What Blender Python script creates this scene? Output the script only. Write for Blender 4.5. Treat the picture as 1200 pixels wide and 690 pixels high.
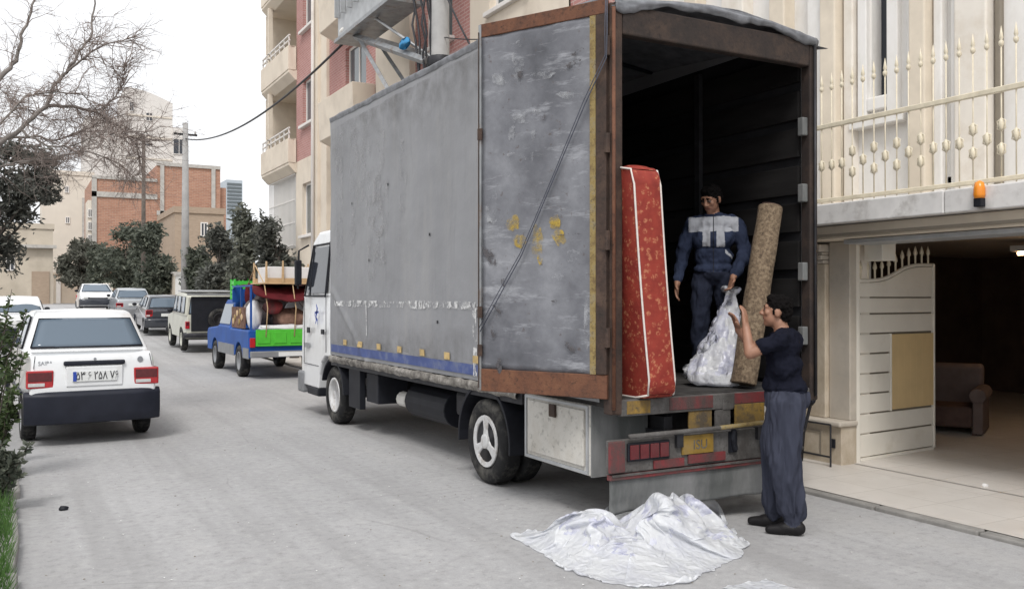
import bpy, bmesh, math, random
import numpy as np
from mathutils import Vector, Matrix, noise, Euler
R = math.radians
rng = random.Random(7)
for o in list(bpy.data.objects): bpy.data.objects.remove(o)
scene = bpy.context.scene
COL = scene.collection

# ---------------------------------------------------------------- camera, sky, sun, exposure
F, CH, VPX, HZ = 1060.0, 1.70, 20.0, 350.0           # focal length in photo pixels, eye height, street vanishing point
TH = math.atan((600 - VPX) / F)
cd = bpy.data.cameras.new('camera'); cam = bpy.data.objects.new('camera', cd); COL.objects.link(cam)
cd.sensor_width = 36; cd.lens = F / 1200 * 36; cd.clip_end = 3000; cd.clip_start = .05
cam.location = (0, 0, CH)
cam.rotation_euler = (R(90) + math.atan((HZ - 345) / F), 0, -TH)
scene.camera = cam

SUN_EL, SUN_AZ = R(52), R(215)
w = bpy.data.worlds.new('World'); scene.world = w; w.use_nodes = True
nt = w.node_tree; nt.nodes.clear()
out = nt.nodes.new('ShaderNodeOutputWorld'); bg = nt.nodes.new('ShaderNodeBackground')
sky = nt.nodes.new('ShaderNodeTexSky'); sky.sky_type = 'NISHITA'; sky.sun_disc = False
sky.sun_elevation = SUN_EL; sky.sun_rotation = SUN_AZ; sky.dust_density = 5; sky.air_density = 1.0
hsv = nt.nodes.new('ShaderNodeHueSaturation'); hsv.inputs['Saturation'].default_value = .10
mixc = nt.nodes.new('ShaderNodeMix'); mixc.data_type = 'RGBA'; mixc.inputs[0].default_value = .86
mixc.inputs[7].default_value = (9.6, 9.75, 10.0, 1)      # even white cloud cover over the clear-sky model
nt.links.new(sky.outputs[0], hsv.inputs['Color']); nt.links.new(hsv.outputs[0], mixc.inputs[6])
nt.links.new(mixc.outputs[2], bg.inputs['Color']); bg.inputs['Strength'].default_value = .092
nt.links.new(bg.outputs[0], out.inputs[0])
sl = bpy.data.lights.new('sun', 'SUN'); sun = bpy.data.objects.new('sun', sl); COL.objects.link(sun)
sl.energy = 1.5; sl.angle = R(16); sl.color = (1, .97, .93)
sun.rotation_euler = (R(90) - SUN_EL, 0, R(180) - SUN_AZ); sun.location = (0, 0, 30)
vs = scene.view_settings; vs.view_transform = 'Standard'; vs.look = 'None'; vs.exposure = .50; vs.gamma = 1; vs.use_curve_mapping = False

# ---------------------------------------------------------------- pixel rays to places
S_, C_ = math.sin(TH), math.cos(TH)
def ray(px, py):
    l = (px - 600) / F
    return Vector((l * C_ + S_, C_ - l * S_, (HZ - py) / F))
def onX(px, py, X): a = ray(px, py); return Vector((0, 0, CH)) + a * (X / a.x)
def onY(px, py, Y): a = ray(px, py); return Vector((0, 0, CH)) + a * (Y / a.y)
def onZ(px, py, z=0): a = ray(px, py); return Vector((0, 0, CH)) + a * ((z - CH) / a.z)
def gz(y):                                           # the street climbs gently beyond the pickup
    t = min(max((y - 22) / 46, 0), 1)
    return 1.2 * t * t * (3 - 2 * t) if t < 1 else 1.2

# ---------------------------------------------------------------- mesh helpers
class MB:
    def __init__(s): s.v = []; s.f = []; s.mi = []; s.m = 0
    def add(s, vs, fs):
        b = len(s.v); s.v += [tuple(v) for v in vs]
        for f in fs: s.f.append([b + i for i in f]); s.mi.append(s.m)
        return s
    def box(s, x0, x1, y0, y1, z0, z1):
        vs = [(x, y, z) for z in (z0, z1) for y in (y0, y1) for x in (x0, x1)]
        return s.add(vs, [(0, 2, 3, 1), (4, 5, 7, 6), (0, 1, 5, 4), (2, 6, 7, 3), (0, 4, 6, 2), (1, 3, 7, 5)])
    def quad(s, a, b, c, d): return s.add([a, b, c, d], [(0, 1, 2, 3)])
    def prism(s, poly, axis, a0, a1):                # poly of 2D points, extruded along axis
        def mk(p, a): return (a, p[0], p[1]) if axis == 'x' else (p[0], a, p[1]) if axis == 'y' else (p[0], p[1], a)
        n = len(poly); vs = [mk(p, a0) for p in poly] + [mk(p, a1) for p in poly]
        fs = [tuple(range(n)), tuple(range(2 * n - 1, n - 1, -1))] + [(i, i + n, (i + 1) % n + n, (i + 1) % n) for i in range(n)]
        return s.add(vs, fs)
    def loft(s, rings, cap=True, closed=True):
        n = len(rings[0]); vs = [p for r in rings for p in r]; fs = []
        for i in range(len(rings) - 1):
            for j in range(n if closed else n - 1):
                k = (j + 1) % n; fs.append((i * n + j, i * n + k, (i + 1) * n + k, (i + 1) * n + j))
        if cap and closed:
            fs.append(tuple(range(n - 1, -1, -1))); fs.append(tuple(range((len(rings) - 1) * n, len(rings) * n)))
        return s.add(vs, fs)
    def tube(s, pts, r, n=8, cap=True):
        pts = [Vector(p) for p in pts]; rs = r if isinstance(r, (list, tuple)) else [r] * len(pts); rings = []
        up = None
        for i, p in enumerate(pts):
            d = (pts[min(i + 1, len(pts) - 1)] - pts[max(i - 1, 0)])
            d = d.normalized() if d.length > 1e-9 else Vector((0, 0, 1))
            if up is None: up = Vector((0, 0, 1)) if abs(d.z) < .9 else Vector((1, 0, 0))
            a = d.cross(up); a = a.normalized() if a.length > 1e-6 else Vector((1, 0, 0)); b = a.cross(d); up = b
            rings.append([p + (a * math.cos(t) + b * math.sin(t)) * rs[i] for t in [2 * math.pi * k / n for k in range(n)]])
        return s.loft(rings, cap)
    def lathe(s, prof, axis='x', c=(0, 0, 0), n=24, cap=True):  # prof: (radius, along)
        rings = []
        for r, a in prof:
            ring = []
            for k in range(n):
                t = 2 * math.pi * k / n; u, w_ = r * math.cos(t), r * math.sin(t)
                p = (a, u, w_) if axis == 'x' else (w_, a, u) if axis == 'y' else (u, w_, a)
                ring.append((c[0] + p[0], c[1] + p[1], c[2] + p[2]))
            rings.append(ring)
        return s.loft(rings, cap)
    def ball(s, c, r, n=12, m=8, mat=None):
        r = r if isinstance(r, (list, tuple)) else (r, r, r); vs = []; fs = []
        for i in range(m + 1):
            a = math.pi * i / m
            for k in range(n):
                t = 2 * math.pi * k / n
                p = Vector((r[0] * math.sin(a) * math.cos(t), r[1] * math.sin(a) * math.sin(t), r[2] * math.cos(a)))
                if mat: p = mat @ p
                vs.append(p + Vector(c))
        for i in range(m):
            for k in range(n): fs.append((i * n + k, (i + 1) * n + k, (i + 1) * n + (k + 1) % n, i * n + (k + 1) % n))
        return s.add(vs, fs)
    def grid(s, fn, nu, nv):
        vs = [fn(i / nu, j / nv) for j in range(nv + 1) for i in range(nu + 1)]
        return s.add(vs, [(j * (nu + 1) + i, j * (nu + 1) + i + 1, (j + 1) * (nu + 1) + i + 1, (j + 1) * (nu + 1) + i) for j in range(nv) for i in range(nu)])
    def build(s, name, mat, parent=None, world=False, smooth=False, bevel=0, seg=2, thick=0, fix=True, sub=0):
        me = bpy.data.meshes.new(name); off = Vector((0, 0, 0)); loc = None
        if parent is not None and world: off = Vector(parent['_w'] if '_w' in parent else parent.location)
        if parent is None:
            xs = np.array([tuple(v) for v in s.v]); c = (xs.min(0) + xs.max(0)) / 2; loc = Vector((c[0], c[1], xs[:, 2].min())); off = loc
        me.from_pydata([tuple(Vector(v) - off) for v in s.v], [], s.f)
        mats = mat if isinstance(mat, (list, tuple)) else [mat]
        for m in mats: me.materials.append(MT[m] if isinstance(m, str) else m)
        if len(mats) > 1: me.polygons.foreach_set('material_index', s.mi)
        if fix:
            bm = bmesh.new(); bm.from_mesh(me); bmesh.ops.remove_doubles(bm, verts=bm.verts, dist=1e-5)
            bmesh.ops.recalc_face_normals(bm, faces=bm.faces); bm.to_mesh(me); bm.free()
        if smooth: me.polygons.foreach_set('use_smooth', [True] * len(me.polygons))
        me.update()
        o = bpy.data.objects.new(name, me); COL.objects.link(o)
        if parent is not None: o.parent = parent
        else: o.location = loc
        if thick: md = o.modifiers.new('t', 'SOLIDIFY'); md.thickness = thick; md.offset = 0
        if bevel: md = o.modifiers.new('b', 'BEVEL'); md.width = bevel; md.segments = seg; md.limit_method = 'ANGLE'; md.angle_limit = R(35)
        if bevel and smooth is False:
            me.polygons.foreach_set('use_smooth', [False] * len(me.polygons))
        if sub: md = o.modifiers.new('s', 'SUBSURF'); md.levels = sub; md.render_levels = sub
        return o
def tag(o, label=None, cat=None, group=None, kind=None):
    if label: o['label'] = label
    if cat: o['category'] = cat
    if group: o['group'] = group
    if kind: o['kind'] = kind
    return o
def thing(name, label, cat, loc=(0, 0, 0), rz=0, group=None):
    o = bpy.data.objects.new(name, None); COL.objects.link(o); o.location = loc; o.rotation_euler = (0, 0, rz); o.empty_display_size = .2
    return tag(o, label, cat, group)
def copy_part(o, parent, loc=None, name=None):
    c = o.copy(); COL.objects.link(c); c.parent = parent
    if loc is not None: c.location = loc
    for ch in [q for q in bpy.data.objects if q.parent == o]: copy_part(ch, c)
    return c
def nz(p, sc, oct_=3): return noise.fractal(Vector(p) * sc, 1.0, 2.0, oct_)
def text_mesh(name, txt, size, mat, parent, loc, rot, depth=.002, center=True, sx=1, bold=0):
    cu = bpy.data.curves.new(name, 'FONT'); cu.body = txt; cu.size = size; cu.extrude = depth; cu.resolution_u = 3; cu.offset = bold
    cu.align_x = 'CENTER' if center else 'LEFT'; cu.align_y = 'CENTER'
    t = bpy.data.objects.new('tmp', cu); COL.objects.link(t)
    me = bpy.data.meshes.new_from_object(t.evaluated_get(bpy.context.evaluated_depsgraph_get())); bpy.data.objects.remove(t)
    me.materials.clear(); me.materials.append(MT[mat]); me.name = name
    o = bpy.data.objects.new(name, me); COL.objects.link(o); o.parent = parent; o.location = loc; o.rotation_euler = rot; o.scale = (sx, 1, 1)
    return o

# ---------------------------------------------------------------- procedural materials
MT = {}
def NT(name):
    m = bpy.data.materials.new(name); m.use_nodes = True; n = m.node_tree; MT[name] = m
    return m, n, n.nodes['Principled BSDF']
def nd(n, t, **k):
    x = n.nodes.new(t)
    for a, b in k.items():
        if a.startswith('i_'): x.inputs[a[2:].replace('_', ' ')].default_value = b
        else: setattr(x, a, b)
    return x
def coords(n, sc=(1, 1, 1), world=False):
    mp = nd(n, 'ShaderNodeMapping'); mp.inputs['Scale'].default_value = sc
    if world: g = nd(n, 'ShaderNodeNewGeometry'); n.links.new(g.outputs['Position'], mp.inputs[0])
    else: g = nd(n, 'ShaderNodeTexCoord'); n.links.new(g.outputs['Object'], mp.inputs[0])
    return mp.outputs[0]
def ramp(n, fac, stops):
    r = nd(n, 'ShaderNodeValToRGB'); e = r.color_ramp.elements
    while len(e) < len(stops): e.new(.5)
    for i, (p, c) in enumerate(stops): e[i].position = p; e[i].color = (c[0], c[1], c[2], 1) if not isinstance(c, (int, float)) else (c, c, c, 1)
    n.links.new(fac, r.inputs[0]); return r.outputs[0]
def noi(n, co, sc, det=5, rough=.6, dist=0):
    t = nd(n, 'ShaderNodeTexNoise'); t.inputs['Scale'].default_value = sc; t.inputs['Detail'].default_value = det
    t.inputs['Roughness'].default_value = rough; t.inputs['Distortion'].default_value = dist
    n.links.new(co, t.inputs['Vector']); return t.outputs[0]
def mixcol(n, fac, a, b, mode='MIX'):
    x = nd(n, 'ShaderNodeMix', data_type='RGBA', blend_type=mode)
    for i, v in ((0, fac), (6, a), (7, b)):
        if isinstance(v, (int, float)): x.inputs[i].default_value = v
        elif isinstance(v, tuple): x.inputs[i].default_value = (v[0], v[1], v[2], 1)
        else: n.links.new(v, x.inputs[i])
    return x.outputs[2]
def bump(n, b, h, st=.3, dist=.01):
    x = nd(n, 'ShaderNodeBump'); x.inputs['Strength'].default_value = st; x.inputs['Distance'].default_value = dist
    n.links.new(h, x.inputs['Height']); n.links.new(x.outputs[0], b.inputs['Normal'])
def M(name, c, var=.25, sc=4, rough=.6, metal=0, bmp=0, bsc=40, stain=None, stain_amt=.35, stsc=1.5, stretch=(1, 1, 1), world=False, spec=.5, coat=0):
    m, n, b = NT(name); co = coords(n, stretch, world)
    f = noi(n, co, sc); lo = tuple(x * (1 - var) for x in c); hi = tuple(min(1, x * (1 + var * .7)) for x in c)
    col = ramp(n, f, [(.3, lo), (.7, hi)])
    if stain:
        g = noi(n, co, stsc, 7, .65); k = ramp(n, g, [(.62 - stain_amt * .4, 0), (.72, 1)])
        col = mixcol(n, k, col, stain)
    n.links.new(col, b.inputs['Base Color']); b.inputs['Roughness'].default_value = rough; b.inputs['Metallic'].default_value = metal
    b.inputs['Specular IOR Level'].default_value = spec; b.inputs['Coat Weight'].default_value = coat; b.inputs['Coat Roughness'].default_value = .08
    if bmp: bump(n, b, noi(n, co, bsc, 4), bmp)
    return m
# asphalt: pale worn street with patches, fine aggregate, dust and oil spots
m, n, b = NT('asphalt'); co = coords(n, world=True)
big = noi(n, co, .35, 6, .6); mid = noi(n, co, 2.2, 6, .7); fine = noi(n, co, 90, 3, .8)
col = ramp(n, big, [(.3, (.325, .322, .325)), (.7, (.412, .408, .412))])
col = mixcol(n, ramp(n, mid, [(.52, 0), (.75, .55)]), col, (.46, .452, .445))
col = mixcol(n, ramp(n, mid, [(.25, .55), (.42, 0)]), col, (.27, .262, .258))
col = mixcol(n, ramp(n, fine, [(.3, .35), (.55, 0)]), col, (.20, .195, .19))
col = mixcol(n, ramp(n, fine, [(.58, 0), (.75, .45)]), col, (.58, .57, .56))
agg = noi(n, co, 14, 6, .75); col = mixcol(n, ramp(n, agg, [(.30, .8), (.48, 0)]), col, (.225, .22, .217)); col = mixcol(n, ramp(n, agg, [(.54, 0), (.70, .7)]), col, (.47, .462, .455))
trk = noi(n, coords(n, (1.5, .05, 1), True), 1.0, 4, .6); col = mixcol(n, ramp(n, trk, [(.36, .5), (.52, 0)]), col, (.235, .23, .228)); col = mixcol(n, ramp(n, trk, [(.56, 0), (.72, .35)]), col, (.45, .44, .425))
vo = nd(n, 'ShaderNodeTexVoronoi', feature='DISTANCE_TO_EDGE'); vo.inputs['Scale'].default_value = .55
ds = nd(n, 'ShaderNodeMix', data_type='RGBA'); ds.inputs[0].default_value = .12; n.links.new(co, ds.inputs[6])
nzc = nd(n, 'ShaderNodeTexNoise'); nzc.inputs['Scale'].default_value = 1.3; nzc.inputs['Detail'].default_value = 6; n.links.new(co, nzc.inputs['Vector']); n.links.new(nzc.outputs[1], ds.inputs[7])
n.links.new(ds.outputs[2], vo.inputs['Vector'])
crk = ramp(n, vo.outputs[0], [(0, .45), (.006, 0)]); msk = ramp(n, noi(n, co, .5, 2), [(.5, 0), (.62, 1)])
mm = nd(n, 'ShaderNodeMath', operation='MULTIPLY'); n.links.new(crk, mm.inputs[0]); n.links.new(msk, mm.inputs[1])
col = mixcol(n, mm.outputs[0], col, (.2, .195, .19))
oil = ramp(n, noi(n, co, .9, 3, .5), [(.64, 0), (.78, .3)]); col = mixcol(n, oil, col, (.2, .195, .19))
n.links.new(col, b.inputs['Base Color']); b.inputs['Roughness'].default_value = .88
hs = nd(n, 'ShaderNodeMath', operation='ADD'); n.links.new(fine, hs.inputs[0]); n.links.new(mid, hs.inputs[1]); bump(n, b, hs.outputs[0], .35, .012)
# stone paving: pale slabs with thin joints
m, n, b = NT('paving'); co = coords(n, world=True)
br = nd(n, 'ShaderNodeTexBrick'); br.offset = 0; br.inputs['Scale'].default_value = 1; br.inputs['Brick Width'].default_value = .6; br.inputs['Row Height'].default_value = .6; br.inputs['Mortar Size'].default_value = .004
br.inputs['Color1'].default_value = (.60, .565, .525, 1); br.inputs['Color2'].default_value = (.64, .605, .565, 1); br.inputs['Mortar'].default_value = (.42, .39, .35, 1)
n.links.new(co, br.inputs['Vector'])
col = mixcol(n, ramp(n, noi(n, co, 1.6, 6), [(.4, 0), (.7, .5)]), br.outputs[0], (.46, .42, .375))
col = mixcol(n, ramp(n, noi(n, co, 14, 5), [(.55, 0), (.8, .4)]), col, (.40, .37, .33))
n.links.new(col, b.inputs['Base Color']); b.inputs['Roughness'].default_value = .42
bump(n, b, noi(n, co, 30, 4), .06)
# marble for the pilasters
m, n, b = NT('marble_tan'); co = coords(n, (1, 1, .6), True)
f = noi(n, co, 5.2, 8, .7, .3)
col = ramp(n, f, [(.3, (.38, .31, .23)), (.48, (.46, .39, .30)), (.62, (.54, .47, .38)), (.75, (.42, .35, .27))])
n.links.new(col, b.inputs['Base Color']); b.inputs['Roughness'].default_value = .4
m, n, b = NT('marble_white'); co = coords(n, (1, 1, .5), True)
f = noi(n, co, 3.6, 8, .7, .3); col = ramp(n, f, [(.3, (.68, .65, .61)), (.5, (.76, .74, .71)), (.7, (.80, .78, .76))])
n.links.new(col, b.inputs['Base Color']); b.inputs['Roughness'].default_value = .4
M('marble_beige', (.50, .45, .385), .14, 6, .45, world=True, stain=(.42, .36, .29), stain_amt=.3, stsc=3)
M('slab_marble', (.68, .665, .65), .18, 3, .5, stain=(.42, .40, .38), stain_amt=.3, stsc=4)
M('cream_wall', (.76, .71, .64), .08, 2, .7, world=True, stain=(.60, .53, .44), stain_amt=.25)
M('tan_trim', (.68, .60, .49), .12, 3, .6, world=True)
M('gold_iron', (.68, .61, .47), .15, 12, .45, bmp=.1)
M('gate_cream', (.78, .74, .66), .06, 2, .4, stain=(.70, .65, .56), stain_amt=.15, stsc=3)
M('gate_tan', (.66, .49, .26), .08, 3, .5)
M('seam_brown', (.22, .19, .15), .1, 5, .6)
M('dark_steel', (.05, .05, .055), .3, 8, .5, .6, spec=0.18)
M('grey_steel', (.30, .31, .32), .25, 6, .5, .5, stain=(.2, .13, .09), stain_amt=.2, stsc=5)
M('galv', (.42, .43, .44), .15, 5, .5, .4)
M('kerb_stone', (.26, .25, .235), .25, 6, .85, bmp=.3, bsc=50, world=True)
M('soil', (.10, .085, .06), .4, 8, .95, bmp=.8, bsc=30, world=True)
M('ground_dust', (.27, .25, .22), .2, .6, .9, bmp=.2, bsc=12, world=True)
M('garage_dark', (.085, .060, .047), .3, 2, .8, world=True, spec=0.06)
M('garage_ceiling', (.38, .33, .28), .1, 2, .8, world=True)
M('concrete', (.46, .44, .41), .2, 3, .85, bmp=.2, bsc=25, stain=(.32, .30, .28), stain_amt=.25)
M('beige_wall', (.50, .44, .36), .12, .6, .85, world=True, stain=(.40, .35, .28), stain_amt=.25, stsc=.4)
M('cream_far', (.66, .60, .52), .08, .4, .85, world=True, stain=(.55, .49, .42), stain_amt=.2, stsc=.3)
M('pale_far', (.66, .63, .60), .06, .4, .85, world=True)
M('tower_blue', (.42, .47, .52), .1, .2, .5, world=True)
M('white_wall', (.70, .69, .66), .08, 1, .8, world=True)
# brick walls far off: colour rows only, too fine to pick apart
def brick_mat(name, c1, c2, mortar, bw=.24, rh=.08):
    m, n, b = NT(name); co0 = nd(n, 'ShaderNodeNewGeometry'); sep = nd(n, 'ShaderNodeSeparateXYZ'); n.links.new(co0.outputs['Position'], sep.inputs[0])
    ad = nd(n, 'ShaderNodeMath', operation='ADD'); n.links.new(sep.outputs[0], ad.inputs[0]); n.links.new(sep.outputs[1], ad.inputs[1])
    cb = nd(n, 'ShaderNodeCombineXYZ'); n.links.new(ad.outputs[0], cb.inputs[0]); n.links.new(sep.outputs[2], cb.inputs[1])
    br = nd(n, 'ShaderNodeTexBrick'); br.inputs['Scale'].default_value = 1; br.inputs['Brick Width'].default_value = bw; br.inputs['Row Height'].default_value = rh; br.inputs['Mortar Size'].default_value = .010
    br.inputs['Color1'].default_value = (*c1, 1); br.inputs['Color2'].default_value = (*c2, 1); br.inputs['Mortar'].default_value = (*mortar, 1)
    n.links.new(cb.outputs[0], br.inputs['Vector'])
    k = ramp(n, noi(n, co0.outputs['Position'], .5, 6, .65), [(.45, 0), (.7, .5)])
    col = mixcol(n, k, br.outputs[0], tuple(x * .72 for x in c1)); n.links.new(col, b.inputs['Base Color']); b.inputs['Roughness'].default_value = .85
    bump(n, b, br.outputs[1], .2, -.01)
brick_mat('brick_orange', (.43, .225, .15), (.33, .165, .11), (.46, .39, .33), .5, .17)
brick_mat('brick_tan', (.40, .30, .22), (.34, .25, .18), (.36, .30, .24))
brick_mat('brick_pink', (.37, .165, .15), (.43, .21, .19), (.47, .33, .30), .22, .07)
M('apt_cream', (.68, .60, .50), .08, 1.2, .8, world=True, stain=(.52, .45, .37), stain_amt=.3, stsc=.8)
M('apt_white', (.72, .69, .66), .06, 1, .8, world=True, stain=(.58, .54, .50), stain_amt=.2, stsc=1)
M('apt_shadow', (.36, .31, .27), .1, 1, .8, world=True)
def glass(name, c, rough=.06, spec=.6):
    m, n, b = NT(name); b.inputs['Base Color'].default_value = (*c, 1); b.inputs['Roughness'].default_value = rough; b.inputs['Specular IOR Level'].default_value = spec
    co = coords(n); bump(n, b, noi(n, co, 2.5, 2), .03, .02)
glass('window_glass', (.10, .12, .13)); glass('curtain_glass', (.42, .43, .42), .25)
glass('car_glass', (.115, .15, .19), .06, .5); glass('dark_glass', (.03, .035, .045), .05, .6)
# vehicles
M('white_paint', (.74, .75, .76), .05, 2, .25, stain=(.58, .56, .53), stain_amt=.2, stsc=1.2, coat=.6)
M('black_plastic', (.016, .017, .022), .25, 6, .5, spec=0.18)
M('bumper_blue_black', (.017, .019, .029), .25, 5, .45, spec=.25)
M('tyre', (.022, .022, .023), .3, 12, .85, bmp=.2, bsc=60, stain=(.10, .095, .085), stain_amt=.35, stsc=6, spec=0.18)
M('rim_white', (.62, .62, .62), .15, 8, .4, .2, stain=(.30, .26, .22), stain_amt=.3, stsc=9)
M('rim_silver', (.36, .36, .37), .2, 6, .35, .7)
M('red_lens', (.42, .015, .02), .2, 20, .15, coat=.5)
M('red_lens_dark', (.10, .008, .012), .2, 20, .2, coat=.4)
M('clear_lens', (.55, .55, .54), .1, 30, .12)
M('amber_lens', (.80, .26, .02), .1, 10, .25)
M('plate_white', (.70, .71, .70), .05, 8, .45)
M('plate_ink', (.015, .015, .02), .1, 5, .5)
M('plate_blue', (.02, .06, .35), .1, 5, .5)
M('plate_yellow', (.25, .155, .03), .25, 14, .5, stain=(.25, .17, .07), stain_amt=.3, stsc=9)
M('letter_grey', (.30, .31, .33), .1, 5, .3, .5)
M('dark_car', (.030, .034, .045), .15, 2, .22, coat=.8)
M('silver_car', (.42, .44, .46), .08, 2, .3, .4, coat=.6)
M('beige_car', (.50, .50, .43), .1, 2, .4, stain=(.36, .34, .28), stain_amt=.3, coat=.2)
M('blue_paint', (.014, .075, .30), .2, 2, .5, stain=(.03, .085, .24), stain_amt=.3, spec=.2)
M('grey_dusty', (.20, .205, .215), .2, 3, .6)
M('green_panel', (.07, .46, .03), .15, 4, .5)
M('green_crate', (.05, .50, .05), .1, 4, .45)
M('maroon', (.10, .012, .016), .3, 6, .8, bmp=.3, bsc=20, spec=0.18)
M('wood_pale', (.52, .36, .20), .2, 6, .6, stretch=(1, 1, 6))
M('board_white', (.72, .71, .70), .06, 3, .5)
M('bag_white', (.66, .66, .67), .1, 6, .5, bmp=.4, bsc=14)
M('cloth_mixed', (.30, .26, .25), .9, 7, .9, spec=0.18)
M('brown_bundle', (.17, .10, .075), .5, 7, .9, bmp=.4, bsc=15, spec=0.18)
# truck sheets
m, n, b = NT('tarp'); co = coords(n); co2 = coords(n, (1, 1, .12))
col = ramp(n, noi(n, co, .9, 6, .6), [(.3, (.205, .208, .220)), (.7, (.262, .265, .280))])
col = mixcol(n, ramp(n, noi(n, co2, 3.0, 7, .7), [(.5, 0), (.78, .45)]), col, (.34, .33, .32))
col = mixcol(n, ramp(n, noi(n, co2, 5.5, 6, .7), [(.28, .5), (.44, 0)]), col, (.15, .15, .155))
sp = nd(n, 'ShaderNodeSeparateXYZ'); n.links.new(coords(n), sp.inputs[0])
n.links.new(col, b.inputs['Base Color']); b.inputs['Roughness'].default_value = .5
bump(n, b, noi(n, co, 2.2, 4), .35, .03)
M('tarp_inside_shade', (.02, .02, .022), .3, 3, .9, spec=0.06)  # near black: the shade inside the body is put into this colour
M('stripe_blue', (.055, .085, .24), .25, 5, .55, stain=(.16, .18, .24), stain_amt=.3, stsc=5)
M('buckle_tan', (.50, .36, .16), .3, 12, .7)
def worn(name, c, lo, hi, sc=9, fade=None):
    m, n, b = NT(name); co = coords(n); b.inputs['Base Color'].default_value = (*c, 1); b.inputs['Roughness'].default_value = .6
    a = ramp(n, noi(n, co, sc, 6, .7), [(lo, 0), (hi, 1)])
    if fade:                                           # dirt band thins out away from its edge of the sheet
        tc = nd(n, 'ShaderNodeTexCoord'); sz = nd(n, 'ShaderNodeSeparateXYZ'); n.links.new(tc.outputs['Generated'], sz.inputs[0]); fz = ramp(n, sz.outputs[2], [(p_, v_) for p_, v_ in fade])
        mu = nd(n, 'ShaderNodeMath', operation='MULTIPLY'); n.links.new(a, mu.inputs[0]); n.links.new(fz, mu.inputs[1]); a = mu.outputs[0]
    n.links.new(a, b.inputs['Alpha'])
worn('grime', (.14, .132, .125), .40, .9, 3.2, [(0, 0), (.55, .4), (1, .75)]); worn('grime_low', (.14, .132, .125), .40, .9, 3.2, [(0, .7), (.35, .45), (1, 0)]); worn('pale_scuff', (.38, .38, .39), .47, .85, 5); worn('tape_white', (.62, .62, .62), .46, .58, 14); worn('paint_yellow', (.44, .30, .04), .38, .66, 10)
worn('streak_white', (.42, .43, .45), .46, .85, 8); worn('scratch_dark', (.07, .065, .07), .44, .54, 16)
# rear door: bare grey sheet, scuffed, with rust freckles
m, n, b = NT('door_sheet'); co = coords(n); co2 = coords(n, (.35, .35, 1.6))
col = ramp(n, noi(n, co, 1.3, 7, .65), [(.28, (.06, .062, .072)), (.44, (.125, .128, .145)), (.56, (.185, .19, .21)), (.72, (.30, .305, .33))])
col = mixcol(n, ramp(n, noi(n, co2, 4.5, 8, .75), [(.54, 0), (.70, .75)]), col, (.42, .43, .46))
col = mixcol(n, ramp(n, noi(n, co2, 7, 8, .75), [(.27, .8), (.40, 0)]), col, (.12, .12, .13))
col = mixcol(n, ramp(n, noi(n, co, 19, 5, .7), [(.62, 0), (.70, .8)]), col, (.09, .07, .065))
n.links.new(col, b.inputs['Base Color']); b.inputs['Roughness'].default_value = .5; b.inputs['Metallic'].default_value = .15
bump(n, b, noi(n, co, 3, 6), .4, .02)
def rust(name, c1, c2, c3, sc=5, dirt=0):
    m, n, b = NT(name); co = coords(n); f = noi(n, co, sc, 8, .7)
    col = ramp(n, f, [(.3, c1), (.5, c2), (.7, c3)]); col = mixcol(n, ramp(n, noi(n, co, sc * 6, 4), [(.55, 0), (.7, .6)]), col, tuple(x * .4 for x in c1))
    if dirt: col = mixcol(n, ramp(n, noi(n, coords(n, (1, 1, .5)), 3.2, 7, .7), [(.38, dirt), (.62, 0)]), col, (.055, .048, .044))
    n.links.new(col, b.inputs['Base Color']); b.inputs['Roughness'].default_value = .8; bump(n, b, noi(n, co, 40, 4), .4)
rust('rust', (.06, .030, .020), (.125, .050, .026), (.17, .075, .038))
rust('rust_dark', (.022, .015, .012), (.045, .026, .019), (.085, .052, .035))
rust('rust_black', (.014, .010, .009), (.026, .017, .014), (.055, .034, .024))
rust('rust_yellow', (.10, .06, .03), (.26, .19, .07), (.19, .17, .14), 9)
rust('wood_rail', (.05, .045, .04), (.19, .175, .155), (.36, .34, .315), 9)
rust('red_worn', (.07, .03, .03), (.24, .020, .026), (.16, .03, .03), 6, .9)
rust('yellow_worn', (.12, .085, .04), (.38, .225, .025), (.25, .16, .05), 6, .9)
rust('tail_grey', (.06, .056, .053), (.12, .115, .11), (.19, .185, .18), 6, .8)
rust('tool_white', (.42, .40, .36), (.55, .53, .49), (.46, .43, .38), 3)
M('flap', (.115, .12, .118), .25, 3, .75, stain=(.25, .25, .25), stain_amt=.4, stsc=2.5, stretch=(1, 1, .3), spec=0.18)
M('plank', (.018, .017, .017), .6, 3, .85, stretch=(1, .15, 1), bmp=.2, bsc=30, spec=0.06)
M('bed_floor', (.06, .057, .055), .4, 6, .8, spec=0.06)
M('rope', (.07, .075, .10), .2, 40, .8)
M('roof_tarp', (.15, .155, .17), .5, 9, .5, bmp=.5, bsc=12)
# mattress fabric: red with small pale flowers
m, n, b = NT('mattress_red'); co = coords(n)
vo = nd(n, 'ShaderNodeTexVoronoi'); vo.inputs['Scale'].default_value = 21; n.links.new(co, vo.inputs['Vector'])
k = ramp(n, vo.outputs['Distance'], [(.30, 1), (.46, 0)]); k2 = ramp(n, noi(n, co, 55, 3), [(.45, 0), (.6, 1)])
mm = nd(n, 'ShaderNodeMath', operation='MULTIPLY'); n.links.new(k, mm.inputs[0]); n.links.new(k2, mm.inputs[1])
col = ramp(n, noi(n, co, 8, 4), [(.3, (.19, .016, .010)), (.7, (.29, .034, .019))]); col = mixcol(n, mm.outputs[0], col, (.42, .15, .075))
n.links.new(col, b.inputs['Base Color']); b.inputs['Roughness'].default_value = .75; bump(n, b, noi(n, co, 9, 2), .3, .02)
M('piping', (.66, .60, .56), .1, 20, .7)
m, n, b = NT('carpet_back'); co = coords(n)
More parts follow.
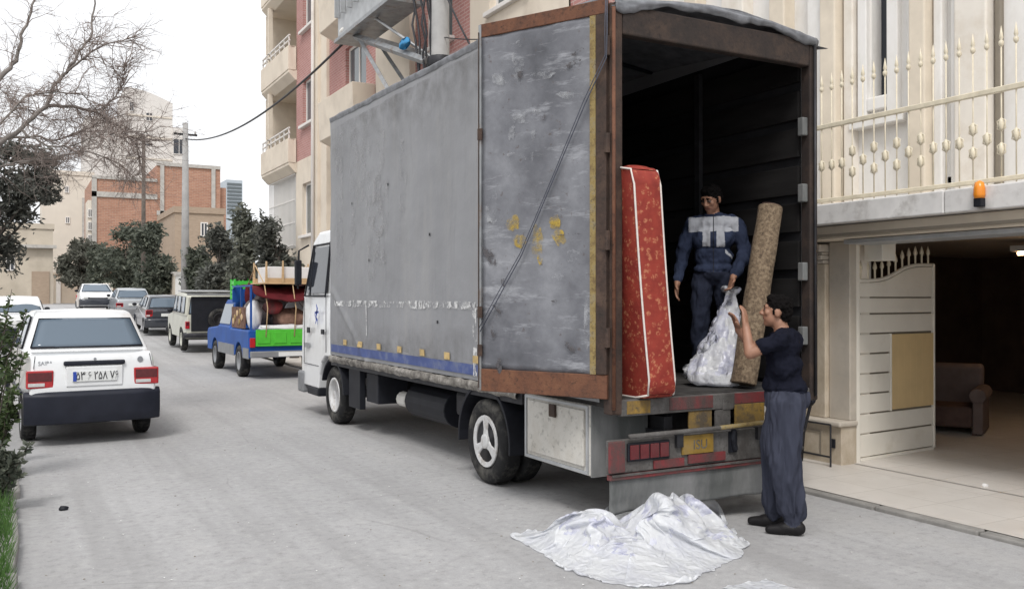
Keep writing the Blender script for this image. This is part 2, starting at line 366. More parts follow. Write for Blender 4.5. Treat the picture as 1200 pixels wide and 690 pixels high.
col = ramp(n, noi(n, co, 34, 5, .75), [(.32, (.055, .038, .025)), (.5, (.155, .11, .07)), (.62, (.25, .19, .125)), (.72, (.085, .062, .043))])
n.links.new(col, b.inputs['Base Color']); b.inputs['Roughness'].default_value = .9; bump(n, b, noi(n, co, 60, 3), .4)
# clear-white plastic film with crumples
def plastic(name, c, c2, tr=.35, sc=6):
    m, n, b = NT(name); co = coords(n)
    col = ramp(n, noi(n, co, sc, 6, .7), [(.38, c2), (.56, c)]); n.links.new(col, b.inputs['Base Color']); b.inputs['Roughness'].default_value = .28
    v = nd(n, 'ShaderNodeTexVoronoi', feature='DISTANCE_TO_EDGE'); v.inputs['Scale'].default_value = 16; n.links.new(co, v.inputs['Vector'])
    bump(n, b, v.outputs[0], .7, .02)
    t = nd(n, 'ShaderNodeBsdfTranslucent'); t.inputs['Color'].default_value = (.8, .82, .86, 1); mx = nd(n, 'ShaderNodeMixShader'); mx.inputs[0].default_value = tr
    n.links.new(b.outputs[0], mx.inputs[1]); n.links.new(t.outputs[0], mx.inputs[2]); n.links.new(mx.outputs[0], n.nodes['Material Output'].inputs[0])
plastic('film', (.86, .87, .88), (.76, .77, .82), .45, 5); plastic('film_blue', (.70, .71, .79), (.42, .43, .56), .3, 9)
# vegetation
def leaf(name, c, c2, tr=.3):
    m, n, b = NT(name); oi = nd(n, 'ShaderNodeNewGeometry')
    col = ramp(n, oi.outputs['Random Per Island'], [(0, c), (1, c2)]); n.links.new(col, b.inputs['Base Color']); b.inputs['Roughness'].default_value = .6
    t = nd(n, 'ShaderNodeBsdfTranslucent'); n.links.new(col, t.inputs['Color']); mx = nd(n, 'ShaderNodeMixShader'); mx.inputs[0].default_value = tr
    n.links.new(b.outputs[0], mx.inputs[1]); n.links.new(t.outputs[0], mx.inputs[2]); n.links.new(mx.outputs[0], n.nodes['Material Output'].inputs[0])
leaf('leaf_olive', (.075, .085, .065), (.18, .185, .15)); leaf('leaf_dark', (.048, .060, .045), (.145, .158, .12)); leaf('leaf_grey', (.09, .095, .075), (.17, .17, .14))
leaf('leaf_bush', (.035, .060, .022), (.09, .13, .045)); leaf('leaf_ever', (.055, .060, .052), (.16, .165, .145)); leaf('grass_blade', (.04, .10, .02), (.09, .19, .04))
M('bark', (.12, .10, .085), .35, 6, .9, bmp=.5, bsc=20); M('twig', (.25, .205, .185), .25, 4, .9); M('bark_grey', (.20, .18, .165), .3, 4, .9)
# people
M('skin', (.30, .155, .10), .12, 14, .55); M('hair', (.006, .005, .005), .3, 40, .95, spec=.1, bmp=.8, bsc=90)
M('jacket_navy', (.028, .036, .065), .3, 9, .85, bmp=.6, bsc=14, spec=0.06); M('jacket_grey', (.36, .37, .40), .12, 9, .85, spec=0.06); M('trouser_dark', (.022, .026, .042), .3, 9, .9, spec=0.06)
M('shirt_black', (.010, .011, .019), .35, 9, .9, bmp=.6, bsc=13, spec=0.06); M('trouser_slate', (.045, .049, .070), .25, 7, .9, stretch=(1, 1, .3), spec=0.06); M('shoe_black', (.014, .013, .014), .3, 9, .5, spec=0.18); M('sneaker_blue', (.10, .13, .30), .3, 9, .6)
M('pole_grey', (.34, .335, .33), .2, 3, .85, stain=(.25, .24, .23), stain_amt=.25)
M('lip', (.20, .08, .06), .1, 9, .6); M('eye_white', (.06, .045, .04), .05, 9, .3)
M('chair_fabric', (.15, .115, .105), .15, 6, .9, bmp=.2, bsc=40, spec=0.06); M('chair_dark', (.10, .065, .055), .2, 6, .85, spec=0.06)
M('blue_rag', (.03, .22, .45), .2, 8, .7)
m, n, b = NT('lit_tube'); b.inputs['Emission Color'].default_value = (1, .62, .32, 1); b.inputs['Emission Strength'].default_value = 16; b.inputs['Base Color'].default_value = (.8, .7, .5, 1)
M('tube_white', (.7, .68, .64), .05, 5, .4)
# ---------------------------------------------------------------- ground, road, pavement
def strip(x0, x1, y0, y1, dz, nx, ny, wob=0):
    mb = MB()
    def fn(u, v):
        y = y0 + (y1 - y0) * v; x = x0 + (x1 - x0) * u
        e = wob * nz((y * .9, 3.1, 0), 1.0, 4) if u in (0.0,) else 0
        return (x + e, y, gz(y) + dz)
    return mb.grid(fn, nx, ny)
g = MB(); ys = [-400, -60, -10, 0, 10, 20] + [22 + 2 * i for i in range(24)] + [80, 150, 400, 1200]
g.loft([[(x, y, gz(y) - .03) for x in (-900, -40, -8, 0, 6, 14, 60, 900)] for y in ys], False, False)
tag(g.build('ground', 'ground_dust'), kind='structure')
r = strip(-.7, 6.06, -12, 150, 0, 6, 220, .10); tag(r.build('road', 'asphalt'), kind='structure')
p = MB(); ys2 = [-8, 0, 4, 8, 12, 22] + [22 + 3 * i for i in range(1, 17)] + [90, 130]
p.loft([[(6.14, y, gz(y) + .036), (7.0, y, gz(y) + .038), (7.42, y, gz(y) + .04), (7.55, y, gz(y) + .04)] for y in ys2], False, False)
tag(p.build('pavement', 'paving'), kind='structure')
kb = MB(); kb.box(6.05, 6.14, 24, 96, -.1, .05)
kerb = bpy.data.objects.new('kerb', None); COL.objects.link(kerb); kerb.location = (6.1, 0, 0); tag(kerb, kind='structure')
ks = None
for i in range(30):
    y = -4 + i * .9
    if ks is None:
        mb = MB(); mb.box(-.055, .045, 0, .885, -.08, .038); ks = mb.build('kerb_stone', 'kerb_stone', kerb, bevel=.012); o = ks
    else: o = copy_part(ks, kerb)
    o.location = (rng.uniform(-.008, .008), y, rng.uniform(-.008, .004) + gz(y)); o.rotation_euler = (0, rng.uniform(-.02, .02), rng.uniform(-.008, .008))
# left verge: low broken kerb, soil bank and grass
vb = MB()
def vfn(u, v):
    y = 1.5 + 14 * v; k_ = min(1, max(0, (y - 10.4) / 1.2)); x = -.02 - .42 * k_ * k_ * (3 - 2 * k_) - 1.8 * u; h = .02 + .16 * min(1, u * 5) + .10 * nz((x, y, 0), 1.7)
    if u == 0: h = -.02; x += .05 * nz((0, y * 2, 0), 1)
    return (x, y, h)
vb.grid(vfn, 14, 90); tag(vb.build('verge', 'soil', smooth=True), kind='structure')
ek = bpy.data.objects.new('verge_edging', None); COL.objects.link(ek); ek.location = (-.03, 0, 0); tag(ek, kind='structure')
for i in range(10):
    mb = MB(); L = rng.uniform(.55, .8); mb.box(-.06, .05, 0, L, -.05, .09 + rng.uniform(-.02, .03)); o = mb.build('edging_stone', 'kerb_stone', ek, bevel=.02, seg=2)
    o.location = (rng.uniform(-.03, .015), 2.2 + i * .82, 0); o.rotation_euler = (rng.uniform(-.03, .03), rng.uniform(-.08, .08), rng.uniform(-.05, .05))
gr = MB()
for i in range(5200):
    y = rng.uniform(3.5, 9.6); x = -.04 - rng.random() ** 1.6 * .9; b = Vector((x, y, .06 + .08 * min(1, -x * 3)))
    h = rng.uniform(.05, .17); a = rng.uniform(0, 6.28); wv = Vector((math.cos(a), math.sin(a), 0)) * .004; t = Vector((rng.uniform(-.06, .07), rng.uniform(-.06, .06), h))
    gr.add([b - wv, b + wv, b + t * .6 + wv * .7, b + t], [(0, 1, 2), (0, 2, 3)])
tag(gr.build('grass', 'grass_blade', fix=False), 'short green grass on the soil bank beside the road', 'grass', kind='stuff')
# grit and small stones lying on the street
st = MB()
for i in range(260):
    x, y = rng.uniform(.15, 5.9), rng.uniform(4, 14) ; s = rng.uniform(.003, .007)
    st.ball((x, y, s * .4), (s * rng.uniform(.8, 1.6), s, s * .6), 5, 3)
tag(st.build('road_grit', 'ground_dust', fix=False), 'loose grit and crumbs of stone scattered on the street', 'grit', kind='stuff')
lt = MB()
for i in range(150):
    x, y = rng.uniform(.2, 5.8), rng.uniform(4, 13); s = rng.uniform(.004, .013); a = rng.uniform(0, 3.1); c_, s_ = math.cos(a) * s, math.sin(a) * s
    lt.add([(x - c_, y - s_, .006), (x + s_ * .5, y - c_ * .5, .009), (x + c_, y + s_, .006), (x - s_ * .6, y + c_ * .6, .010)], [(0, 1, 2, 3)])
tag(lt.build('road_litter', 'board_white', fix=False), 'tiny pale paper flecks scattered over the street', 'litter', kind='stuff')
def pebble(px, py, s, mat, label, z=0):
    c = onZ(px, py, z); mb = MB()
    mb.ball((c.x, c.y, c.z + s * .5), (s * 1.2, s, s * .65), 9, 6)
    mb.v = [tuple(Vector(v) + Vector((1, 1, 1)) * 0 + (Vector(v) - Vector((c.x, c.y, c.z + s * .5))) * .35 * nz(v, 30)) for v in mb.v]
    return tag(mb.build('stone', mat, smooth=False), label, 'stone')
pebble(75, 597, .030, 'black_plastic', 'small black lump lying alone on the street behind the white sedan')
pebble(1153, 570, .028, 'board_white', 'small white stone lying on the pale garage forecourt', .04)

# ---------------------------------------------------------------- wall with openings
def wall_open(mb, axis, pos, u0, u1, z0, z1, ops, depth, side=1):
    """front sheet of a wall on plane axis=pos with openings (ua,ub,za,zb) and reveals going inward by depth"""
    us = sorted({u0, u1, *[o[0] for o in ops], *[o[1] for o in ops]}); zs = sorted({z0, z1, *[o[2] for o in ops], *[o[3] for o in ops]})
    P = (lambda u, z, d=0: (pos + d, u, z)) if axis == 'x' else (lambda u, z, d=0: (u, pos + d, z))
    for i in range(len(us) - 1):
        for j in range(len(zs) - 1):
            cu, cz = (us[i] + us[i + 1]) / 2, (zs[j] + zs[j + 1]) / 2
            if any(o[0] < cu < o[1] and o[2] < cz < o[3] for o in ops): continue
            mb.quad(P(us[i], zs[j]), P(us[i + 1], zs[j]), P(us[i + 1], zs[j + 1]), P(us[i], zs[j + 1]))
    for a, b_, c, d in ops:
        mb.quad(P(a, c), P(b_, c), P(b_, c, depth), P(a, c, depth)); mb.quad(P(a, d), P(b_, d), P(b_, d, depth), P(a, d, depth))
        mb.quad(P(a, c), P(a, d), P(a, d, depth), P(a, c, depth)); mb.quad(P(b_, c), P(b_, d), P(b_, d, depth), P(b_, c, depth))
def window_x(parent, X, y0, y1, z0, z1, nv=2, pane='window_glass', frame='apt_white', t=.06, sill=True, sillmat='apt_white'):
    """window in a wall facing -x: frame, panes, sill, children of the building"""
    mb = MB(); d = .05; a, b_ = X, X + d
    mb.box(a, b_, y0, y0 + t, z0, z1); mb.box(a, b_, y1 - t, y1, z0, z1); mb.box(a, b_, y0 + t, y1 - t, z0, z0 + t); mb.box(a, b_, y0 + t, y1 - t, z1 - t, z1)
    for k in range(1, nv): c = y0 + (y1 - y0) * k / nv; mb.box(a, b_, c - t * .45, c + t * .45, z0 + t, z1 - t)
    f = mb.build('window', frame, parent, world=True); f['_w'] = tuple(Vector(parent.location))
    for k in range(nv):
        ya = y0 + (y1 - y0) * k / nv; yb = y0 + (y1 - y0) * (k + 1) / nv
        MB().box(X + d * .5, X + d * .5 + .012, ya + t * .5, yb - t * .5, z0 + t * .5, z1 - t * .5).build('pane', pane, f, world=True)
    if sill: MB().box(X - .22, X + .02, y0 - .1, y1 + .1, z0 - .09, z0 - .005).build('sill', sillmat, f, world=True, bevel=.01)
    return f

# ---------------------------------------------------------------- apartment block with pink brick (right side, beyond the truck)
AX = 7.55
ap = thing('apartment_building', 'apartment block of pink brick and cream stone with stacked balconies behind the truck', 'building', (AX + 4, 22, 0))
FL = [0, 3.05, 5.9, 8.75, 11.6, 14.45]
yA, yB, yC, yD, yE = 31.1, 27.65, 25.45, 24.3, 11.0
wp = MB(); wc = MB(); wins = []
def bay_pink(y0, y1, win, w2=None):
    ops = []
    for k in range(1, 5):
        z = FL[k]; ops.append((win[0], win[1], z + 1.0, z + 2.35))
        if w2: ops.append((w2[0], w2[1], z + .95, z + 2.35))
    wall_open(wp, 'x', AX, y0, y1, FL[1] + .28, 16.5, [o for o in ops if o[2] > FL[2]], .18)
    for o in ops:
        if o[2] > FL[2]: wins.append(o)
bay_pink(yC + .005, yB, (25.75, 26.95))
bay_pink(20.3, yD - .005, (21.3, 22.9))
wall_open(wc, 'x', AX - .01, yD, yB, 0, FL[2] - .0, [(25.75, 26.95, FL[1] + .55, FL[1] + 2.1)], .18); wins.append((25.75, 26.95, FL[1] + .55, FL[1] + 2.1))
wp.v = [v if v[2] > FL[2] - 1e-6 else (v[0], v[1], FL[2]) for v in wp.v]
wc.box(AX - .16, AX + .1, yC - .55, yC + .0, 0, 17); wc.box(AX - .08, AX + .1, yD + .0, yC - .55, 0, 17)      # white vertical strips
wc.box(AX - .12, AX + .3, 18.2, 20.3, 0, 17)
ops = [(13.2, 14.6, FL[k] + 1.0, FL[k] + 2.4) for k in range(1, 5)] + [(16.3, 17.7, FL[k] + 1.0, FL[k] + 2.4) for k in range(1, 5)]
wall_open(wp, 'x', AX + .02, 15.4, 18.2, 0, 17, [o for o in ops if o[0] > 15], .18); wall_open(wc, 'x', AX - .03, 11.9, 15.4, 0, 17, [o for o in ops if o[0] < 15], .18); wins += ops
wp.box(AX, AX + .3, yE, 11.9, 0, 17)
wc.box(AX + .4, AX + 8, yE, yB - .02, 0, 17.2); wc.box(AX + 1.2, AX + 8, yB - .02, yA - .02, 0, 17.2)                    # the block behind
wc.box(AX + .39, AX + .41, yB, yA - .03, 0, FL[1])
wc.box(AX - .3, AX + .4, yE, yA, 16.6, 17.1)
wp.build('brick_wall', 'brick_pink', ap, world=True); wc.build('stone_wall', 'apt_cream', ap, world=True)
for o in wins: window_x(ap, AX + .1, *o, nv=2)
# far balconies, one per floor
bal_mats = ('apt_cream', 'apt_white')
for k in range(1, 5):
    z = FL[k]
    if k == 1:
        mb = MB(); nb = 22
        for i in range(nb + 1): y = yB + .1 + (yA - yB - .2) * i / nb; mb.box(AX - .02, AX + .0, y - .012, y + .012, z + .25, z + 2.55)
        for q in (.3, 1.0, 1.7, 2.5): mb.box(AX - .025, AX + .005, yB + .1, yA - .1, z + q, z + q + .03)
        mb.build('balcony_grille', 'apt_white', ap, world=True)
        MB().box(AX + .02, AX + .4, yB, yA, z - .1, z + .22).build('balcony_slab', 'apt_cream', ap, world=True)
        MB().box(AX + .16, AX + .38, yB + .05, yA - .05, z + .22, FL[2] - .3).build('balcony_back', 'curtain_glass', ap, world=True)
        continue
    mb = MB(); mb.prism([(AX - .26, z - .1), (AX - .05, z - .32), (AX + 1.2, z - .32), (AX + 1.2, z - .02), (AX - .26, z - .02)], 'y', yB - .05, yA); mb.box(AX - .28, AX - .13, yB - .06, yA + .03, z - .02, z + .72); mb.box(AX - .13, AX - .02, yB - .06, yB + .08, z - .02, z + .72)
    mb.build('balcony', 'apt_cream', ap, world=True, bevel=.015)
    rl = MB()
    for q in (.88, 1.04): rl.box(AX - .24, AX - .19, yB, yA, z + q, z + q + .04)
    for i in range(7): y = yB + .05 + (yA - yB - .1) * i / 6; rl.box(AX - .24, AX - .20, y - .015, y + .015, z + .72, z + 1.06)
    rl.build('balcony_rail', 'apt_white', ap, world=True)
    MB().box(AX - .24, AX - .10, yA - .9, yA - .75, z + .72, FL[k + 1] - .25).build('balcony_post', 'apt_cream', ap, world=True)
    bk = MB(); bk.box(AX + 1.1, AX + 1.18, yB, yA, z, FL[k + 1] - .25); bk.box(AX - .12, AX + 1.1, yA - .12, yA, z, FL[k + 1] - .3); bk.build('balcony_back', 'apt_cream', ap, world=True)
    window_x(ap, AX + 1.04, yB + .9, yB + 2.6, z + .1, z + 2.3, 2, 'window_glass', sill=False)
# near cream bays projecting from the pink part
for k in range(2, 5):
    z = FL[k]; mb = MB(); mb.prism([(AX - .02, z - .28), (AX - .55, z - .05), (AX - .6, z + .95), (AX - .02, z + .95)], 'y', 20.6, 23.4); mb.build('bay_parapet', 'apt_cream', ap, world=True, bevel=.012)
# drain pipe and cable on the strip
mb = MB(); mb.tube([(AX - .22, yC - .3, 0), (AX - .22, yC - .3, 16.8)], .05, 8); mb.build('drain_pipe', 'apt_white', ap, world=True, smooth=True)

# ---------------------------------------------------------------- cream villa with garage (right)
BX = 7.42
vl = thing('villa', 'cream stone villa with marble pilasters and an open dark garage', 'building', (BX + 3, 5.5, 0))
mb = MB()                                            # garage shell
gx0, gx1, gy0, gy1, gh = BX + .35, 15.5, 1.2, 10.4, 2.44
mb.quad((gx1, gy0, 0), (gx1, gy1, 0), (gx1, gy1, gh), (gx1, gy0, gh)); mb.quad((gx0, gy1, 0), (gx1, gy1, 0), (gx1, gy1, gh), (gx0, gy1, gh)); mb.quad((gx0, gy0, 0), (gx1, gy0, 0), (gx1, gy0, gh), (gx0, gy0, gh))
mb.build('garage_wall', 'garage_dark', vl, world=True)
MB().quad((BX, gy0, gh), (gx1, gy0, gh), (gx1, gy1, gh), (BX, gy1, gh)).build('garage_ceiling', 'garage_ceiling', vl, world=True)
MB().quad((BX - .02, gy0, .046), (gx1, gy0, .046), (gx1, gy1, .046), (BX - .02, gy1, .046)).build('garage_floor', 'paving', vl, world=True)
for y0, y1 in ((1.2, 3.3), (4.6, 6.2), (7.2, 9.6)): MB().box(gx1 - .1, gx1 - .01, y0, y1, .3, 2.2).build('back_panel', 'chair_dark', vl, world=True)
MB().box(BX + .3, BX + .42, 6.50, gy1, 0, gh).build('front_wall', 'marble_white', vl, world=True)
# front wall left of the gate: stone cladding, each slab its own piece
def clad(y0, y1, z0, z1, X, mat, t=.03): return MB().box(X - t, X, y0 + .004, y1 - .004, z0 + .003, z1 - .003).build('stone_slab', mat, vl, world=True, bevel=.005)
MB().box(BX + .005, BX + .3, 6.42, 10.95, 0, 2.45).build('core_wall', 'cream_wall', vl, world=True)
for k in range(4):
    for j, (y0, y1) in enumerate(((7.35, 7.75), (7.75, 8.6), (8.6, 9.45), (9.45, 10.2), (10.2, 10.95))): clad(y0, y1, .08 + k * .59, .08 + (k + 1) * .59, BX, 'marble_white')
# marble pilaster by the gate: base, shaft, recessed strip, capital
MB().box(BX - .20, BX + .02, 6.345, 7.35, .03, .42).build('pilaster_base', 'marble_tan', vl, world=True, bevel=.01)
MB().box(BX - .25, BX + .02, 6.32, 7.40, .42, .475).build('base_moulding', 'marble_beige', vl, world=True, bevel=.02, seg=3)
MB().box(BX - .13, BX + .02, 6.615, 7.30, .475, 2.06).build('pilaster_shaft', 'marble_tan', vl, world=True, bevel=.012)
MB().box(BX - .08, BX + .02, 6.345, 6.61, .475, 2.28).build('pilaster_strip', 'marble_beige', vl, world=True, bevel=.008)
for i, (e, z0, z1) in enumerate(((.02, 2.06, 2.10), (.05, 2.10, 2.15), (.03, 2.15, 2.18), (.07, 2.18, 2.26))): MB().box(BX - .13 - e, BX + .02, 6.62, 7.30 + e, z0 + .001, z1 - .001).build('capital_moulding', 'marble_beige', vl, world=True, bevel=.014, seg=3)
pl = MB(); 
for (ya, yb, za, zb) in ((6.60, 7.2, .10, .115), (6.60, 7.2, .34, .355), (6.60, 6.615, .115, .34), (7.185, 7.2, .115, .34)): pl.box(BX - .212, BX - .199, ya, yb, za, zb)
pl.build('base_inlay', 'seam_brown', vl, world=True)
MB().box(BX - .218, BX - .199, 6.42, 6.47, .20, .29).build('vent', 'black_plastic', vl, world=True)
# garage door posts and header
hd = MB(); hd.box(BX + .005, BX + .075, 6.35, 6.415, .03, 2.28); hd.build('gate_post', 'gate_cream', vl, world=True, bevel=.006)
MB().box(BX + .1, BX + .3, 6.10, 6.32, 2.08, 2.28).build('closer_box', 'gate_cream', vl, world=True, bevel=.008)
MB().box(BX - .36, BX + .25, -1, 11, 2.285, 2.42).build('header_beam', 'tan_trim', vl, world=True, bevel=.01)
MB().box(BX - .41, BX - .365, -1, 11, 2.31, 2.335).build('header_groove', 'seam_brown', vl, world=True)
MB().box(BX - .30, BX + .10, -1, 6.23, 2.235, 2.28).build('gate_track', 'galv', vl, world=True, bevel=.008)
for i in range(6): MB().box(BX - .49, BX + .8, -1 + i * 2, -1 + (i + 1) * 2 - .006, 2.425, 2.625).build('slab_edge', 'slab_marble', vl, world=True, bevel=.012)
MB().box(BX + .85, BX + 8, -1, 11, 2.45, 2.6).build('floor_slab', 'cream_wall', vl, world=True)
# lit tube lamps on garage ceiling
tl = thing('tube_lamp', 'lit warm tube lamp under the garage ceiling', 'lamp', (11.2, 6.42, 2.30))
MB().box(-.1, .1, -.65, .65, .0, .075).build('housing', 'tube_white', tl, bevel=.01); MB().tube([(0, -.6, -.025), (0, .6, -.025)], .022, 8).build('tube', 'lit_tube', tl, smooth=True)
# first-floor wall: pilasters, panels, windows
UX = 8.20
up = MB(); ops = [(6.56, 6.78, 3.9, 6.4)]
wall_open(up, 'x', UX, -1, 11, 2.6, 6.8, ops, .3); up.build('upper_wall', 'marble_white', vl, world=True)
MB().box(UX + .15, UX + .17, 6.5, 6.85, 3.85, 6.45).build('window_pane', 'dark_glass', vl, world=True)
fr = MB()
for (ya, yb, za, zb) in ((6.40, 6.54, 3.66, 6.5), (6.80, 6.92, 3.66, 6.5), (6.545, 6.795, 3.74, 3.88)): fr.box(UX - .07, UX + .02, ya, yb, za, zb)
fr.build('window_surround', 'marble_white', vl, world=True, bevel=.012)
MB().box(UX - .12, UX + .01, 6.30, 7.0, 3.56, 3.655).build('window_sill', 'marble_white', vl, world=True, bevel=.012)
def col(y0, y1, mat, pr=.16, z0=2.6): return MB().box(UX - pr, UX + .01, y0, y1, z0, 6.75).build('pilaster', mat, vl, world=True, bevel=.02, seg=3)
col(7.12, 7.34, 'tan_trim', .20); col(7.36, 7.60, 'marble_white', .12); col(6.96, 7.09, 'cream_wall', .10); col(5.98, 6.17, 'tan_trim', .20); col(6.19, 6.27, 'marble_white', .10); col(5.86, 5.96, 'marble_white', .10)
col(5.36, 5.70, 'cream_wall', .14); col(5.71, 5.78, 'marble_white', .08); col(5.27, 5.34, 'seam_brown', .05); col(4.2, 4.45, 'tan_trim', .2); col(3.2, 3.6, 'marble_tan', .14)
for y0, y1, mt in ((7.9, 8.15, 'tan_trim'), (8.6, 9.0, 'cream_wall'), (9.5, 9.75, 'tan_trim'), (10.2, 10.5, 'cream_wall')): col(y0, y1, mt, .18)
MB().box(UX - .24, UX + .02, -1, 11, 2.6, 2.72).build('skirting', 'marble_white', vl, world=True, bevel=.01)
MB().box(UX, UX + .1, 5.75, 6.0, 2.85, 2.92).build('vent', 'seam_brown', vl, world=True)
MB().box(UX + .32, UX + 7, -1, 11, 2.61, 6.9).build('upper_core', 'cream_wall', vl, world=True)
# balustrade on the slab edge
bl = thing('balustrade', 'cream gold iron balustrade with spear tops along the villa balcony', 'balustrade', (7.06, 5.4, 2.622))
for z, r_ in ((.055, .020), (.79, .024)): MB().box(-.02, .02, -4.2, 5.4, z - r_, z + r_).build('rail', 'gold_iron', bl, bevel=.008)
def bal_mesh(kind):
    mb = MB(); mb.tube([(0, 0, 0), (0, 0, 1.16)], .0065, 6)
    mb.lathe([(.002, 1.13), (.020, 1.155), (.021, 1.18), (.009, 1.195), (.018, 1.21), (.012, 1.245), (.001, 1.31)], 'z', n=8)
    for z in ((.30, .50) if kind == 0 else (.40,) if kind == 1 else ()):
        mb.lathe([(.009, z - .055), (.020, z - .03), (.026, z), (.020, z + .03), (.009, z + .055)], 'z', n=8)
        for s in (-1, 1): mb.tube([(0, 0, z - .05), (0, s * .036, z - .03), (0, s * .030, z), (0, s * .036, z + .03), (0, 0, z + .05)], .006, 5)
    return mb
protos = []
for k in range(3): protos.append(bal_mesh(k).build('baluster', 'gold_iron', bl, smooth=True))
i = 0; y = -4.1; used = set()
while y < 5.35:
    k = (0, 1, 0, 1)[i % 4] if i % 5 else 1
    o = protos[k] if k not in used else copy_part(protos[k], bl); used.add(k); o.location = (0, y, 0); i += 1; y += .1255
bpy.data.objects.remove(protos[2])
# orange rotating lamp at the slab
c = onX(1148, 247, 6.90)
wl = thing('warning_lamp', 'small amber warning lamp fixed to the slab over the garage', 'lamp', (6.90, c.y, 2.585)); wl.location.z = 2.45
MB().box(-.03, .03, -.035, .035, .0, .07).build('bracket', 'black_plastic', wl, bevel=.006)
mb = MB(); mb.lathe([(.040, .07), (.046, .10), (.044, .15), (.034, .20), (.004, .215)], 'z', n=14); mb.build('lens', 'amber_lens', wl, smooth=True)
# open gate leaf, swung 90 degrees inwards
gt = thing('gate_leaf', 'cream metal gate leaf with tan panel and spiked top standing open', 'gate', (BX + .085, 6.40, .045), R(5.5))
GW = 1.385
def gtop(u): return 1.85 + .19 * (1 / (1 + math.exp(-(u - .5) * 11)))
fr = MB(); pts = [(GW * i / 16, gtop(i / 16)) for i in range(17)]
fr.prism([(0, .03), (GW, .03)] + pts[::-1], 'y', .012, .03); fr.build('backing_sheet', 'seam_brown', gt)
edges = [.03, .27, .475, .68, .885, 1.09, 1.295, 1.50, 1.67]
for k in range(len(edges) - 1):
    z0, z1 = edges[k] + .009, edges[k + 1] - .009; x1 = GW - .03
    if 2 <= k <= 5: x1 = .56
    MB().box(.035, x1, -.012, .012, z0, z1).build('board', 'gate_cream', gt, bevel=.005)
tb = MB(); tb.prism([(.035, 1.676), (GW - .03, 1.676)] + [(max(.035, min(GW - .03, p_[0])), p_[1] - .035) for p_ in pts[::-1]], 'y', -.012, .012); tb.build('board', 'gate_cream', gt, bevel=.004)
tp = MB()
for k in range(7):
    x0 = .585 + k * .111; MB().box(x0, x0 + .1105, -.016, .012, .49, 1.28).build('infill_strip', 'gate_tan', gt, bevel=.001)
f2 = MB(); f2.box(0, .034, -.02, .032, .02, gtop(0)); f2.box(GW - .029, GW, -.02, .032, .02, gtop(1)); f2.box(.035, GW - .03, -.02, .032, .0, .029); f2.box(.562, .582, -.018, .012, .475, 1.29)
f2.build('frame', 'gate_cream', gt, bevel=.004)
tt = MB(); tt.tube([(p_[0], .005, p_[1] - .012) for p_ in pts], .02, 6); tt.build('top_bar', 'gate_cream', gt, smooth=True)
sp0 = None
for k in range(11):
    u = (k + .6) / 11.4
    if sp0 is None:
        mb = MB(); mb.lathe([(.011, 0), (.011, .10), (.022, .115), (.020, .14), (.001, .20)], 'z', n=8); sp0 = mb.build('spike', 'gold_iron', gt, smooth=True); o = sp0
    else: o = copy_part(sp0, gt)
    o.location = (u * GW, .005, gtop(u) - .005)
MB().box(-.04, -.002, -.02, .02, 1.4, 1.5).build('hinge', 'dark_steel', gt); MB().box(-.04, -.002, -.02, .02, .25, .35).build('hinge', 'dark_steel', gt)
# armchair in the garage
ac = thing('armchair', 'worn taupe upholstered armchair with rolled arm standing in the garage', 'armchair', (10.3, 7.35, .048), R(-62)); ac.scale = (.82, .82, .80)
MB().box(-.36, .36, -.40, .40, .10, .42).build('seat', 'chair_dark', ac, bevel=.05, seg=3)
for s in (-1, 1):
    mb = MB(); mb.prism([(s * .36, .02), (s * .50, .02), (s * .50, .58), (s * .36, .58)], 'y', -.42, .42); mb.tube([(s * .43, -.46, .60), (s * .43, .44, .60)], .115, 14); mb.build('arm', 'chair_fabric', ac, smooth=False, bevel=.02)
bk = MB(); bk.prism([(.28, .06), (.46, .06), (.62, .98), (.52, 1.04), (.40, .98)], 'x', -.42, .42); bk.build('backrest', 'chair_fabric', ac, bevel=.05, seg=3)
for sx in (-.38, .38):
    for sy in (-.36, .36): MB().box(sx - .03, sx + .03, sy - .03, sy + .03, -.005, .1).build('leg', 'chair_dark', ac)
# dark furniture heap behind it
MB
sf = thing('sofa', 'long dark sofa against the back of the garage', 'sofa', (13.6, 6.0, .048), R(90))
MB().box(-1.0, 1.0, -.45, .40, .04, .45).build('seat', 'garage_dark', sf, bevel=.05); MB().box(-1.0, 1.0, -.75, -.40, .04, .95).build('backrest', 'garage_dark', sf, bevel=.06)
for s in (-1, 1): MB().box(s * 1.1 - .12, s * 1.1 + .12, -.7, .4, .04, .65).build('arm', 'garage_dark', sf, bevel=.05)
